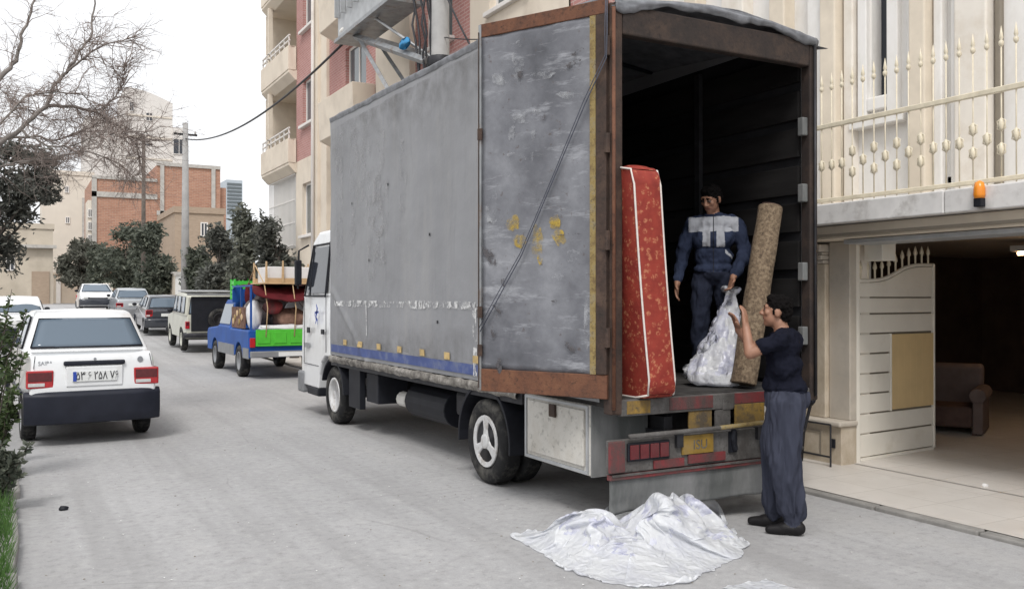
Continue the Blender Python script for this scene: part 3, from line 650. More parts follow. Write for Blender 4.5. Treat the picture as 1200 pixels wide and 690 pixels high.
# ---------------------------------------------------------------- far buildings
def block(name, label, X0, X1, Y0, Y1, Z1, mat, roofmat=None, para=.5):
    t = thing(name, label, 'building', ((X0 + X1) / 2, (Y0 + Y1) / 2, gz(Y0)))
    MB().box(X0, X1, Y0, Y1, 0, Z1).build('wall', mat, t, world=True)
    mb = MB(); a = .12; mb.box(X0 - a, X1 + a, Y0 - a, Y0 + .25, Z1, Z1 + para); mb.box(X0 - a, X0 + .25, Y0 + .25, Y1, Z1, Z1 + para); mb.box(X1 - .25, X1 + a, Y0 + .25, Y1, Z1, Z1 + para)
    mb.build('parapet', roofmat or mat, t, world=True); return t
def win_y(t, px0, px1, py0, py1, Y, pane='dark_glass', frame='apt_white'):
    a = onY(px0, py1, Y); b_ = onY(px1, py0, Y); x0, x1, z0, z1 = a.x, b_.x, a.z, b_.z; fw = .09
    mb = MB(); mb.box(x0 - fw, x1 + fw, Y - .10, Y - .01, z1, z1 + fw); mb.box(x0 - fw, x1 + fw, Y - .14, Y - .01, z0 - fw, z0); mb.box(x0 - fw, x0, Y - .10, Y - .01, z0, z1); mb.box(x1, x1 + fw, Y - .10, Y - .01, z0, z1); c = (x0 + x1) / 2; mb.box(c - .04, c + .04, Y - .08, Y - .01, z0, z1)
    f = mb.build('window', frame, t, world=True); f['_w'] = tuple(t.location); MB().box(x0, x1, Y - .05, Y - .02, z0, z1).build('pane', pane, f, world=True)
# brick party-wall building with concrete frame
YB = 100
def bx(px): return onY(px, 300, YB).x
def bz(py, px=185): return onY(px, py, YB).z
bb = thing('brick_building', 'unfinished orange brick building with pale concrete frame bands', 'building', ((bx(108) + bx(262)) / 2, YB + 6, 1.2))
w1 = MB(); w1.box(bx(108), bx(184), YB, YB + 12, 0, bz(213)); w1.box(bx(184), bx(258), YB + .02, YB + 12, 0, bz(193)); w1.box(bx(258), bx(266), YB + .6, YB + 12, 0, bz(215)); w1.build('brick_wall', 'brick_orange', bb, world=True)
for (a, b_, t_, u_) in ((108, 184, 228, 234), (108, 184, 210, 213.5), (184, 258, 190, 194), (184, 258, 247, 252), (108, 113, 213, 300), (188, 192, 194, 300), (248, 252, 194, 300)):
    MB().box(bx(a) - .05, bx(b_), YB - .14, YB + .3, bz(u_), bz(t_)).build('concrete_band', 'concrete', bb, world=True)
rp = MB(); rp.box(bx(103), bx(108) - .06, YB + .2, YB + 4, 0, bz(238)); rp.build('side_wing', 'cream_far', bb, world=True)
for k in range(3): win_y(bb, 103.6, 107, 246 + k * 15, 254 + k * 15, YB + .2)
# brown lower house in front
lb = block('brown_house', 'low brown brick house with flat roof in front of the orange brick wall', onY(205, 0, 78).x, onY(262, 0, 78).x, 78, 88, onY(230, 250, 78).z, 'brick_tan')
win_y(lb, 236, 242, 262, 276, 78)
# cream block closing the street
Yc = 122
cb = block('cream_building', 'tall plain cream building closing the end of the street', onY(49, 0, Yc).x, onY(109, 0, Yc).x, Yc, Yc + 12, onY(80, 205, Yc).z, 'cream_far')
for (a, c) in ((78, 222), (79, 258)): win_y(cb, a - 1.6, a + 1.6, c - 3, c + 3, Yc)
MB().box(onY(96, 0, Yc).x, onY(99, 0, Yc).x, Yc - .2, Yc - .01, 8, 14).build('corner_strip', 'concrete', cb, world=True)
# pale tower block behind with stair head
Yt = 150
tw = thing('pale_tower', 'pale stone tower block with a curved roof corner beyond the brick building', 'building', (onY(170, 0, Yt).x, Yt + 6, 1.2))
tx = lambda px: onY(px, 0, Yt).x; tz = lambda py: onY(170, py, Yt).z
mb = MB(); mb.box(tx(100), tx(146), Yt + 1, Yt + 12, 0, tz(140)); 
arc = [(tx(146), 0), (tx(202), 0), (tx(202), tz(118))] + [(tx(202) + (tx(148) - tx(202)) * k / 8, tz(118) + (tz(104) - tz(118)) * math.sin(k / 8 * math.pi / 2)) for k in range(1, 9)] + [(tx(146), tz(104))]
mb.prism(arc, 'y', Yt, Yt + 12); mb.box(tx(202), tx(219), Yt - .5, Yt + 10, 0, tz(147)); mb.build('wall', 'pale_far', tw, world=True)
win_y(tw, 203, 216, 164, 180, Yt - .5); win_y(tw, 152, 156, 120, 130, Yt); win_y(tw, 171, 178, 133, 141, Yt)
for pz in (135, 160, 185): MB().box(tx(147), tx(201), Yt - .12, Yt - .01, tz(pz) - .25, tz(pz)).build('string_course', 'cream_far', tw, world=True)
# glass tower far away
Yg = 260
gt2 = thing('far_tower', 'distant blue grey glass tower beyond the trees', 'building', (onY(275, 0, Yg).x, Yg + 6, 1.2))
gx = lambda px: onY(px, 0, Yg).x; gzz = lambda py: onY(275, py, Yg).z
MB().box(gx(265), gx(284), Yg, Yg + 12, 0, gzz(211)).build('wall', 'tower_blue', gt2, world=True)
for k in range(9): MB().box(gx(266), gx(283), Yg - .15, Yg - .02, gzz(216 + k * 4.2) - .35, gzz(216 + k * 4.2) + .3).build('window_band', 'window_glass', gt2, world=True)
# beige house at the left end
Yl = 96
eb = block('beige_house', 'low beige walled house at the left end of the street', onY(-40, 0, Yl).x, onY(62, 0, Yl).x, Yl, Yl + 10, onY(40, 268, Yl).z, 'beige_wall')
MB().box(onY(-40, 0, Yl).x, onY(66, 0, Yl).x, Yl - .6, Yl - .02, onY(40, 287, Yl).z - .3, onY(40, 287, Yl).z).build('cornice', 'concrete', eb, world=True)
MB().box(onY(37, 0, Yl).x, onY(58, 0, Yl).x, Yl - .08, Yl - .02, 1.2, onY(40, 318, Yl).z).build('garage_door', 'brick_tan', eb, world=True)
win_y(eb, 8, 16, 300, 316, Yl)
ew = block('end_wall_house', 'beige brick yard wall with a white door at the end of the street', onY(62.5, 0, 112).x, onY(135, 0, 112).x, 112, 114, onY(100, 322, 112).z, 'beige_wall', para=.25)
MB().box(onY(61, 0, 112).x + .4, onY(71, 0, 112).x, 111.9, 111.98, 1.2, onY(66, 327, 112).z).build('door', 'white_wall', ew, world=True)
# yard walls along the right pavement
def yard(name, label, y0, y1, h, mat, gate=None):
    t = thing(name, label, 'wall', (7.7, (y0 + y1) / 2, gz(y0))); b0 = gz(y0)
    MB().box(7.55, 7.8, y0, y1, b0 - .6, b0 + h).build('wall', mat, t, world=True); MB().box(7.47, 7.88, y0, y1, b0 + h, b0 + h + .1).build('coping', 'concrete', t, world=True)
    if gate: MB().box(7.48, 7.545, gate[0], gate[1], b0, b0 + h - .3).build('gate', gate[2], t, world=True, bevel=.02)
yard('yard_wall', 'low beige yard wall beside the pink brick apartment block', 32.2, 41.0, 2.3, 'beige_wall', (35, 36.2, 'brick_tan'))
yard('yard_wall', 'white yard wall with a pale metal gate behind the lamp pole', 41.1, 52.0, 2.5, 'white_wall', (44, 47, 'galv'))
yard('yard_wall', 'tan yard wall under the dark trees far up the street', 52.2, 77.5, 2.2, 'beige_wall')
for k in range(9):
    c = onX(106 + k * 3.2, 350, 6.35); mb = MB(); y = 75 + (8 - k) * 2.4
    mb.box(6.3, 6.42, y, y + .95, 1.2, 2.75); mb.prism([(y, 2.75), (y + .95, 2.75), (y + .47, 3.0)], 'x', 6.3, 6.42)
    tag(mb.build('fence_board', 'cream_far'), 'pointed tan fence board in a row at the far pavement', 'fence board', 'tan fence boards far up the street')
# ---------------------------------------------------------------- poles, wires, transformer
def pole(label, X, px, ztop, r0, r1, mat='pole_grey', lamp=False):
    Y = onX(px, 300, X).y; t = thing('utility_pole', label, 'pole', (X, Y, gz(Y)))
    h = ztop - gz(Y); MB().tube([(0, 0, -.2), (0, 0, h)], [r0, r1], 10).build('shaft', mat, t, smooth=True)
    MB().box(-.5, .5, -.05, .05, h - .55, h - .47).build('cross_arm', 'dark_steel', t)
    for s in (-.42, 0, .42):
        mb = MB(); mb.lathe([(.03, 0), (.05, .03), (.03, .06), (.05, .09), (.02, .13)], 'z', (s, 0, h - .47), 8); mb.build('insulator', 'concrete', t, smooth=True)
    if lamp:
        MB().tube([(0, 0, h - 1.0), (-.5, -.1, h - .75), (-1.0, -.2, h - .65)], .03, 6).build('lamp_arm', 'galv', t, smooth=True)
        MB().ball((-1.2, -.24, h - .66), (.28, .11, .07)).build('lamp_head', 'galv', t, smooth=True)
    return t, Vector((X, Y, ztop))
p1, P1 = pole('pale concrete lamp pole standing before the white yard wall', 6.55, 217, 9.5, .20, .12)
p2, P2 = pole('slim brown utility pole in front of the orange brick building', 6.6, 168, 11.4, .15, .10, 'bark')
# transformer pole with platform
TX = 6.65; TY = onX(516, 40, TX).y
tp, TP = thing('transformer_pole', 'concrete pole with braced platform carrying a grey transformer cabinet', 'pole', (TX, TY, .06)), None
MB().tube([(0, 0, -.2), (0, 0, 9.8)], [.21, .14], 14).build('shaft', 'pole_grey', tp, smooth=True)
mb = MB(); mb.lathe([(.225, 0), (.235, .02), (.235, .16), (.225, .18)], 'z', (0, 0, 5.78), 14); mb.build('band', 'dark_steel', tp, smooth=True)
def tpt(px, py, X=TX): v = onX(px, py, X); return v - Vector(tp.location)
for dx in (-.25, .35):
    a = tpt(425, 44, TX + dx * .3); b_ = Vector((dx, .1, 5.95 - .06)); a.x = dx
    mb = MB(); mb.tube([a, b_], .075, 4); mb.build('platform_beam', 'grey_steel', tp)
    c = Vector((dx, a.y - .2, a.z - .06)); d = Vector((dx, (a.y) * .14, 4.6)); mb = MB(); mb.tube([c, d], .055, 4); mb.build('brace', 'grey_steel', tp)
a = tpt(414, 50); zt = a.z - .12
cab = MB(); y0, y1 = tpt(482, 20).y, tpt(418, 20).y
MB().box(-.45, .12, y0, y1, zt + .08, zt + 1.9).build('cabinet', 'galv', tp, bevel=.05, seg=3)
cf = MB()
for k in range(8): yy = y0 + .15 + (y1 - y0 - .3) * k / 7; cf.box(-.56, -.455, yy - .02, yy + .02, zt + .5, zt + 1.7)
cf.build('cooling_fin', 'galv', tp)['kind'] = 'stuff'
MB().box(-.475, -.452, y0 + .25, y0 + .9, zt + .35, zt + 1.6).build('cabinet_door', 'grey_steel', tp, bevel=.01)
MB().box(-.5, .2, y0 - .1, y1 + .1, zt + .0, zt + .07).build('deck', 'grey_steel', tp)
lh = tpt(410, 46); mb = MB(); mb.ball((-.35, lh.y - .75, lh.z - .05), (.12, .30, .09), 14, 10); mb.build('lamp_head', 'tube_white', tp, smooth=True)
mb = MB(); mb.tube([(-.35, lh.y - 1.0, lh.z - .02), (-.3, lh.y * .5, lh.z - .25), (0, .1, 5.9)], .03, 6); mb.build('lamp_arm', 'galv', tp, smooth=True)
rg = tpt(492, 53); mb = MB(); mb.ball(rg + Vector((-.3, 0, 0)), (.08, .2, .10), 18, 10); mb.v = [tuple(Vector(v) + Vector((1, 1.6, 1)) * .07 * nz(v, 9)) for v in mb.v]; mb.build('blue_wrap', 'blue_rag', tp, smooth=True)
for k in range(7):
    z0 = 5.2 + k * .12; mb = MB(); dy = rng.uniform(.1, .9); pts = [Vector((-.2 + .05 * k, .15 + .02 * k, 4.0)), Vector((-.28 + .05 * k, dy * .6, 6.0)), Vector((-.3 + .07 * k, dy, 7.4)), Vector((-.2 + .06 * k, dy * 1.4, 9.4))]
    q = [pts[0].lerp(pts[1], t / 4) for t in range(4)] + [pts[1].lerp(pts[2], t / 4) for t in range(4)] + [pts[2].lerp(pts[3], t / 4) for t in range(5)]
    q = [v + Vector((nz((v.z, k, 0), 1.3), nz((k, v.z, 0), 1.3), 0)) * .12 for v in q]; mb.tube(q, .022, 5); mb.build('cable', 'dark_steel', tp, smooth=True)
def wire(label, a, b_, sag, r=.014):
    pts = []
    for k in range(25): t = k / 24; p_ = Vector(a).lerp(Vector(b_), t); p_.z -= sag * 4 * t * (1 - t); pts.append(p_)
    mb = MB(); mb.tube(pts, r, 5); tag(mb.build('overhead_wire', 'dark_steel', smooth=True), label, 'wire')
wire('thick cable sagging from the lamp pole to the transformer pole', P1 + Vector((0, 0, -.7)), Vector(tp.location) + Vector((-.3, y1 + .1, zt + .02)), .7, .03)
wire('thin wire from the brown pole to the lamp pole', P2 + Vector((0, 0, -.4)), P1 + Vector((0, 0, -.3)), .5)
wire('thin cable dropping behind the truck from the transformer pole', Vector(tp.location) + Vector((-.1, -.1, 7.4)), (7.3, 12.0, 4.2), .5, .018)
wire('upper thin wire passing above the truck to the apartment wall', Vector(tp.location) + Vector((0, -.1, 6.3)), (7.4, 9.5, 5.9), .3, .010)
# ---------------------------------------------------------------- trees
def leaves(mb, c, rad, n, size, seed, gap=.0, shell=.55, flat=1.0):
    rr = random.Random(seed); c = Vector(c); k = 0
    while k < n:
        d = Vector((rr.gauss(0, 1), rr.gauss(0, 1), rr.gauss(0, 1))); d.normalize(); q = (shell + (1 - shell) * rr.random()) * (1 + .35 * nz(d * 1.6 + Vector((seed, 0, 0)), 1.3))
        p_ = c + Vector((d.x * rad[0], d.y * rad[1], d.z * rad[2])) * q
        if nz(p_, 1.1 / max(.3, rad[0]) * 1.4) < gap: k += .25; continue
        a = Vector((rr.gauss(0, 1), rr.gauss(0, 1), rr.gauss(0, .8))).normalized(); b_ = a.cross(Vector((rr.gauss(0, 1), rr.gauss(0, 1), rr.gauss(0, 1)))).normalized(); s = size * rr.uniform(.6, 1.4)
        mb.add([p_ - a * s, p_ + b_ * s * .38, p_ + a * s, p_ - b_ * s * .38], [(0, 1, 2, 3)]); k += 1
def tree(name, label, X, Y, top, rad, mat, n, size, seed, cat='tree', group=None, base=None, trunk=.14, clumps=9):
    b0 = gz(Y) if base is None else base; t = thing(name, label, cat, (X, Y, b0), 0, group); rr = random.Random(seed)
    h = top - b0; tr = MB(); pts = [Vector((0, 0, -.1)), Vector((rr.uniform(-.1, .1), 0, h * .3)), Vector((rr.uniform(-.2, .2), 0, h * .75))]
    tr.tube(pts, [trunk, trunk * .75, trunk * .25], 8); cr = MB(); cz = h - rad[1]
    for k in range(clumps):
        a = 6.28 * k / clumps * 1.7 + rr.random(); q = rr.uniform(.25, .75); zz = cz + rad[1] * rr.uniform(-.85, .72); w_ = math.sqrt(max(.15, 1 - ((zz - cz) / rad[1]) ** 2))
        c = Vector((math.cos(a) * rad[0] * q * w_, math.sin(a) * rad[0] * q * w_, zz)); tr.tube([pts[1].lerp(pts[2], rr.random()), c * .6 + pts[2] * .4 - Vector((0, 0, .1)), c], [trunk * .4, trunk * .2, trunk * .06], 5)
        leaves(cr, c, (rad[0] * rr.uniform(.38, .6), rad[0] * rr.uniform(.38, .6), rad[1] * rr.uniform(.26, .42)), n // clumps, size, seed * 31 + k, -.18, .25)
    tr.build('trunk', 'bark', t, smooth=True); cr.build('crown', mat, t, fix=False); return t
def tree_px(name, label, px, X, ytop, wpx, mat, n, size, seed, frac=.8, **k):
    c = onX(px, ytop, X); dep = X * S_ + c.y * C_; rx = wpx / 2 / F * dep; return tree(name, label, X, c.y, c.z, (rx, (c.z - gz(c.y)) * frac / 2), mat, n, size, seed, **k)
tree_px('olive_tree', 'grey green olive tree at the far end of the pavement', 93, 5.2, 278, 52, 'leaf_grey', 5200, .24, 1, clumps=14)
tree_px('street_tree', 'small dark tree next to the olive tree far up the street', 122, 6.9, 284, 48, 'leaf_dark', 5200, .19, 2, clumps=14)
tree_px('street_tree', 'broad dark tree in front of the orange brick building', 152, 6.9, 262, 66, 'leaf_dark', 8200, .16, 3, clumps=18)
tree_px('street_tree', 'rounded dark tree left of the concrete lamp pole', 186, 6.95, 258, 60, 'leaf_dark', 8000, .14, 4, clumps=18)
tree_px('street_tree', 'feathery dark tree right of the concrete lamp pole', 258, 7.0, 258, 56, 'leaf_ever', 6400, .11, 5, clumps=16)
tree_px('street_tree', 'tall thin grey tree near the pink brick apartment block', 290, 7.0, 234, 50, 'leaf_olive', 6000, .10, 6, clumps=16)
tree_px('street_tree', 'bushy dark tree below the apartment balconies', 322, 6.9, 246, 56, 'leaf_ever', 6400, .09, 8, clumps=16)
tree_px('street_tree', 'loose tree half hidden behind the truck cab', 345, 6.8, 268, 44, 'leaf_olive', 4600, .08, 9, clumps=14)
tree_px('street_tree', 'low dark bushy tree at the foot of the concrete lamp pole', 232, 7.1, 286, 40, 'leaf_dark', 5200, .12, 10, clumps=14)
tree_px('street_tree', 'young dark tree between the brown pole and the brick wall', 172, 7.15, 292, 48, 'leaf_dark', 5200, .15, 12, clumps=14)
# bare tree overhanging from the left: limbs traced, twigs grown
bt = thing('bare_tree', 'leafless tree spreading bare branches over the parked sedan', 'tree', (-1.7, 13.2, .1))
YT = 13.2; BO = Vector(bt.location)
def L(pts, Y=YT): return [onY(a, b_, Y + dy) - BO for a, b_, dy in pts]
rt = random.Random(21); tk = MB(); tw_ = MB()
fork = Vector((.15, 0, 2.5)); tk.tube([(0, 0, -.2), (.05, 0, 1.2), fork], [.17, .15, .13], 10)
limbs = [([(-60, 190, 0), (-20, 118, 0), (2, 88, 0), (18, 71, .1), (24, 48, .2), (32, 22, .2), (41, -8, .3), (48, -50, .3)], .055),
         ([(-55, 205, 0), (-10, 172, -.1), (25, 152, 0), (52, 124, .1), (64, 100, .2), (78, 84, .2), (92, 60, .3), (105, 44, .3), (109, 12, .4), (112, -20, .4)], .05),
         ([(78, 84, .2), (92, 73, .0), (104, 62, -.1), (120, 53, -.2), (148, 45, -.3)], .022),
         ([(52, 124, .1), (78, 124, .3), (100, 128, .4), (115, 134, .5), (140, 148, .5), (160, 172, .5), (166, 196, .6)], .035),
         ([(115, 134, .5), (130, 118, .4), (144, 98, .4), (146, 78, .3)], .018),
         ([(-50, 200, .4), (0, 162, .6), (40, 160, .7), (70, 165, .8), (105, 150, .8), (125, 135, .8)], .035),
         ([(-50, 215, -.5), (-5, 150, -.4), (30, 112, -.3), (60, 108, -.2), (95, 110, -.1), (115, 132, 0)], .025),
         ([(-55, 180, .8), (0, 105, .9), (12, 118, .9), (30, 128, 1.0), (60, 140, 1.0)], .022),
         ([(25, 152, 0), (55, 172, -.1), (80, 172, -.2), (110, 160, -.3), (140, 156, -.4), (158, 164, -.5), (170, 155, -.5)], .02),
         ([(-40, 205, .3), (20, 190, .3), (60, 186, .2), (100, 178, .2), (140, 190, .2), (158, 215, .2)], .026)]
def twig(p_, d, ln, r, depth):
    pts = [p_]; q = p_.copy(); dd = d.copy(); nseg = 5
    for i in range(nseg):
        dd = (dd + Vector((rt.gauss(0, .22), rt.gauss(0, .22), rt.gauss(0, .2) + (.04 if depth > 1 else -.03)))).normalized(); q = q + dd * ln / nseg; pts.append(q.copy())
    tw_.tube(pts, [r * (1 - .16 * i) for i in range(nseg + 1)], 4 if depth > 0 else 3, False)
    if depth > 0:
        for k in range(rt.choice((3, 4, 5))):
            i = rt.randint(1, nseg); nd_ = (dd + Vector((rt.gauss(0, .7), rt.gauss(0, .7), rt.gauss(0, .6)))).normalized(); twig(pts[i], nd_, ln * rt.uniform(.45, .75), r * .55, depth - 1)
for li, (pl_, r0) in enumerate(limbs):
    P_ = L(pl_)
    if li in (0, 1, 5, 6, 7, 9): P_ = [fork.copy()] + P_
    sm = []
    for i in range(len(P_) - 1):
        for k in range(4): sm.append(P_[i].lerp(P_[i + 1], k / 4) + Vector((rt.gauss(0, .008), rt.gauss(0, .012), rt.gauss(0, .008))))
    sm.append(P_[-1]); n_ = len(sm); tk.tube(sm, [.78 * r0 * (1 - .8 * i / n_) for i in range(n_)], 6)
    dens = 34 if li in (0, 2) else 84 if li in (3, 5, 8, 9) else 52
    for k in range(dens):
        i = rt.randint(n_ // 4, n_ - 1); d = (sm[min(i + 1, n_ - 1)] - sm[i - 1]).normalized(); dd = (d * .6 + Vector((rt.gauss(0, .6), rt.gauss(0, .6), rt.gauss(0, .55)))).normalized()
        twig(sm[i], dd, rt.uniform(.22, .6), rt.uniform(.0045, .0075), 2 if k % 2 else 1)
tk.build('trunk', 'bark_grey', bt, smooth=True); tw_.build('crown', 'twig', bt, fix=False)
# dark evergreen under it
ev = thing('evergreen_tree', 'dark evergreen shrub tree crowding the left edge behind the bare branches', 'tree', (-1.35, 15.2, .1)); EO = Vector(ev.location)
tr = MB(); tr.tube([(0, 0, -.2), (.1, 0, 1.5), (.4, 0, 3.2)], [.11, .09, .04], 8); cr = MB()
for k, (px, py, rx, rz) in enumerate(((2, 218, .42, .36), (28, 205, .40, .30), (52, 212, .26, .20), (-12, 262, .55, .40), (18, 250, .32, .26), (4, 292, .34, .28), (-25, 230, .6, .5), (-20, 310, .5, .4), (58, 228, .16, .16), (36, 228, .3, .2), (10, 178, .42, .22), (45, 186, .34, .18))):
    c = onY(px, py, 15.2 + .3 * (k % 3 - 1)) - EO; leaves(cr, c, (rx, .45, rz), 1100, .042, 90 + k, -.12, .1); tr.tube([(.1, 0, 1.4), c * .5 + Vector((.1, 0, .6)), c], [.04, .025, .008], 5)
tr.build('trunk', 'bark', ev, smooth=True); cr.build('crown', 'leaf_ever', ev, fix=False)
# leafy shrubs leaning over the verge
def shrub(label, px, py, Y, nst, spread, h, seed, mat='leaf_bush'):
    b0 = onY(px, 480, Y); b0.z = .08; t = thing('roadside_shrub', label, 'shrub', b0); rr = random.Random(seed); sm = MB(); lf = MB()
    for k in range(nst):
        a = rr.uniform(-.9, 1.2); e = Vector((math.sin(a) * spread * rr.uniform(.3, 1), rr.uniform(-.4, .4) * spread, h * rr.uniform(.4, 1))); m_ = e * .5 + Vector((0, 0, h * .18)); pts = [Vector((0, 0, -.03)), m_ * .5, m_, e * .8 + m_ * .15, e]
        sm.tube(pts, [.008, .006, .005, .004, .002], 4)
        for i in range(60):
            s = rr.uniform(.15, 1); j = min(3, int(s * 4)); p_ = pts[j].lerp(pts[j + 1], s * 4 - j); d = Vector((rr.gauss(0, 1), rr.gauss(0, 1), rr.gauss(.1, .6))).normalized(); sd = d.cross(Vector((rr.gauss(0, 1), rr.gauss(0, 1), rr.gauss(0, 1)))).normalized(); ln = rr.uniform(.04, .09)
            lf.add([p_, p_ + d * ln * .5 + sd * ln * .22, p_ + d * ln, p_ + d * ln * .5 - sd * ln * .22], [(0, 1, 2, 3)])
    sm.build('stem', 'bark', t); lf.build('foliage', mat, t, fix=False); return t
shrub('tall leafy roadside shrub partly covering the left side of the white sedan', -14, 0, 9.6, 26, .62, 1.75, 51)
shrub('lower leafy roadside shrub beside the left rear wheel of the white sedan', 2, 0, 10.6, 14, .36, .75, 52)
shrub('dark sprawling weed over the verge edging stones', 0, 0, 8.3, 16, .34, .45, 53, 'leaf_dark')
# ---------------------------------------------------------------- wheels
def wheel(parent, loc, r, w_, side, rim='steel', rimmat='rim_silver', tyremat='tyre', spin=0):
    """wheel turning on local x; side=-1 shows its face to -x"""
    s = side; e = bpy.data.objects.new
    hw = w_ / 2; pr = [(r * .60, -hw * .80), (r * .70, -hw), (r * .90, -hw), (r * .985, -hw * .78), (r, -hw * .5), (r, hw * .5), (r * .985, hw * .78), (r * .90, hw), (r * .70, hw), (r * .60, hw * .80), (r * .60, -hw * .80)]
    mb = MB(); rings = []
    n = 36
    for rr_, a in pr: rings.append([(a, rr_ * math.cos(2 * math.pi * k / n), rr_ * math.sin(2 * math.pi * k / n)) for k in range(n)])
    mb.loft(rings, False)
    t = mb.build('wheel', tyremat, parent, smooth=True); t.location = loc
    tg = MB()                                          # tread blocks
    for k in range(30):
        a = 2 * math.pi * k / 30
        for q in (-.55, .05):
            y0, z0 = math.cos(a) * (r + .003), math.sin(a) * (r + .003); y1, z1 = math.cos(a + .13) * (r + .003), math.sin(a + .13) * (r + .003)
            tg.quad((hw * q, y0, z0), (hw * (q + .48), y0, z0), (hw * (q + .48), y1, z1), (hw * q, y1, z1))
    tg.build('tread', tyremat, t)['kind'] = 'stuff'
    ri = r * .61
    if rim == 'spoke3':
        mb = MB(); mb.lathe([(ri, s * hw * .86), (ri * .86, s * hw * .80), (ri * .80, s * hw * .45), (ri * .80, s * hw * .30), (.01, s * hw * .30)], 'x', n=30); mb.build('rim', 'dark_steel', t, smooth=True)
        mb = MB(); mb.lathe([(ri * 1.0, s * hw * .88), (ri * .99, s * hw * 1.02), (ri * .80, s * hw * .98), (ri * .79, s * hw * .82)], 'x', n=30, cap=False)
        for k in range(3):
            a = 2 * math.pi * k / 3 + spin; d = (math.cos(a), math.sin(a)); q = (-d[1], d[0]); pts = []
            for rr_, ww in ((.0, ri * .24), (ri * .45, ri * .15), (ri * .92, ri * .26)):
                pts.append([(s * hw * z, d[0] * rr_ + q[0] * e_, d[1] * rr_ + q[1] * e_) for z, e_ in ((.84, ww), (.99, ww * .8), (.99, -ww * .8), (.84, -ww))])
            mb.loft(pts)
        mb.lathe([(ri * .30, s * hw * .80), (ri * .28, s * hw * 1.08), (ri * .18, s * hw * 1.14), (.005, s * hw * 1.14)], 'x', n=20)
        mb.build('rim_cover', rimmat, t, smooth=False, bevel=.004)
    else:
        mb = MB(); mb.lathe([(ri, s * hw * .84), (ri * .97, s * hw * .97), (ri * .86, s * hw * .92), (ri * .80, s * hw * .60), (ri * .45, s * hw * .52), (ri * .40, s * hw * .78), (ri * .24, s * hw * .84), (.005, s * hw * .86)], 'x', n=30); mb.build('rim', rimmat, t, smooth=True)
        hn = 8 if rim == 'truck' else 6; mb = MB()
        for k in range(hn):
            a = 2 * math.pi * k / hn; c = (s * hw * .64, math.cos(a) * ri * .64, math.sin(a) * ri * .64); mb.ball(c, (hw * .10, ri * .13, ri * .13), 8, 5)
        mb.build('rim_holes', 'dark_steel', t, smooth=True)
    return t

# ---------------------------------------------------------------- removal truck
TO = Vector((3.78, 5.40, 0)); BW = 2.02; BL = 6.62; BZ = .97
tk_ = thing('box_truck', 'white cab box truck with grey tarpaulin body and open rusty rear doors', 'truck', TO)
def ztop(y): return 3.84 + .22 * min(1, max(0, y / 2.0)) ** .7 + .07 * max(0, (y - 2) / 4.6)
T = tk_
MB().box(.03, BW - .03, .02, BL, BZ - .075, BZ).build('bed_floor', 'bed_floor', T)
# side sheet with slack folds
def side_fn(u, v):
    y = .12 + (BL - .10) * u; zt_ = ztop(y); z = .94 + (zt_ - .94) * v
    rib = -.010 * (1 - abs(math.sin(u * math.pi * 5.5))) ; edge = math.sin(min(1, v * 1.0) * math.pi)
    x = -.025 + rib * edge + .022 * nz((y * .55, z * .35, 1), 1.0, 3) * edge + .007 * nz((y * 1.2, z * 1.1, 5), 1.6, 3)
    fold = .022 * math.exp(-((z - (1.85 - (BL - y) * .62)) / .045) ** 2) * (1 if y > 4.9 and z < 1.85 else 0)
    return (x - fold, y, z)
s_ = MB(); s_.grid(side_fn, 150, 70); o = s_.build('side_tarpaulin', 'tarp', T, smooth=True, fix=False)
MB().quad((.02, .12, .97), (.02, BL, .97), (.02, BL, 4.1), (.02, .12, 3.86)).build('shade_liner', 'tarp_inside_shade', T)
def edge_fn(u, v):                                    # frayed roll along the top edge
    y = .12 + (BL - .1) * u; return (-.03 + .05 * v - .03 * math.sin(v * math.pi), y, ztop(y) + .05 * math.sin(v * math.pi) - .03 * (1 - v) + .012 * nz((y, v * .4, 0), 3.0))
e_ = MB(); e_.grid(edge_fn, 120, 6); e_.build('tarpaulin_hem', 'roof_tarp', T, smooth=True)
def roof_fn(u, v):
    y = -.03 + (BL + .05) * u; x = -.02 + (BW + .04) * v; return (x, y, ztop(max(0, y)) - .03 + .14 * math.sin(v * math.pi) + .03 * nz((x * 2, y, 7), 1.0) * math.sin(v * math.pi))
rf = MB(); rf.grid(roof_fn, 90, 24); rf.build('roof_tarpaulin', 'roof_tarp', T, smooth=True, thick=.012)
fl = MB()                                            # roof sheet crumpled over the rear beam
def lip_fn(u, v):
    x = -.0 + (BW + .02) * u; z = 3.845 + .10 * math.sin(u * math.pi) + .01 - v * (.07 + .05 * nz((x * 3, 0, 0), 1.0)); return (x, -.035 - .02 * math.sin(v * 3) + .016 * nz((x * 5, v * 3, 0), 1.0), z)
fl.grid(lip_fn, 60, 6); fl.build('roof_flap', 'roof_tarp', T, smooth=True, thick=.006)
for y in (.9, 2.1, 3.3, 4.5, 5.7): MB().tube([(.05, y, ztop(y) - .03), (BW * .25, y, ztop(y) + .02), (BW / 2, y, ztop(y) + .06), (BW * .75, y, ztop(y) + .02), (BW - .05, y, ztop(y) - .03)], .02, 6).build('roof_bow', 'black_plastic', T, smooth=True)
MB().box(.0, BW, BL, BL + .05, BZ - .1, ztop(BL) + .03).build('front_wall', 'dark_steel', T, bevel=.01)
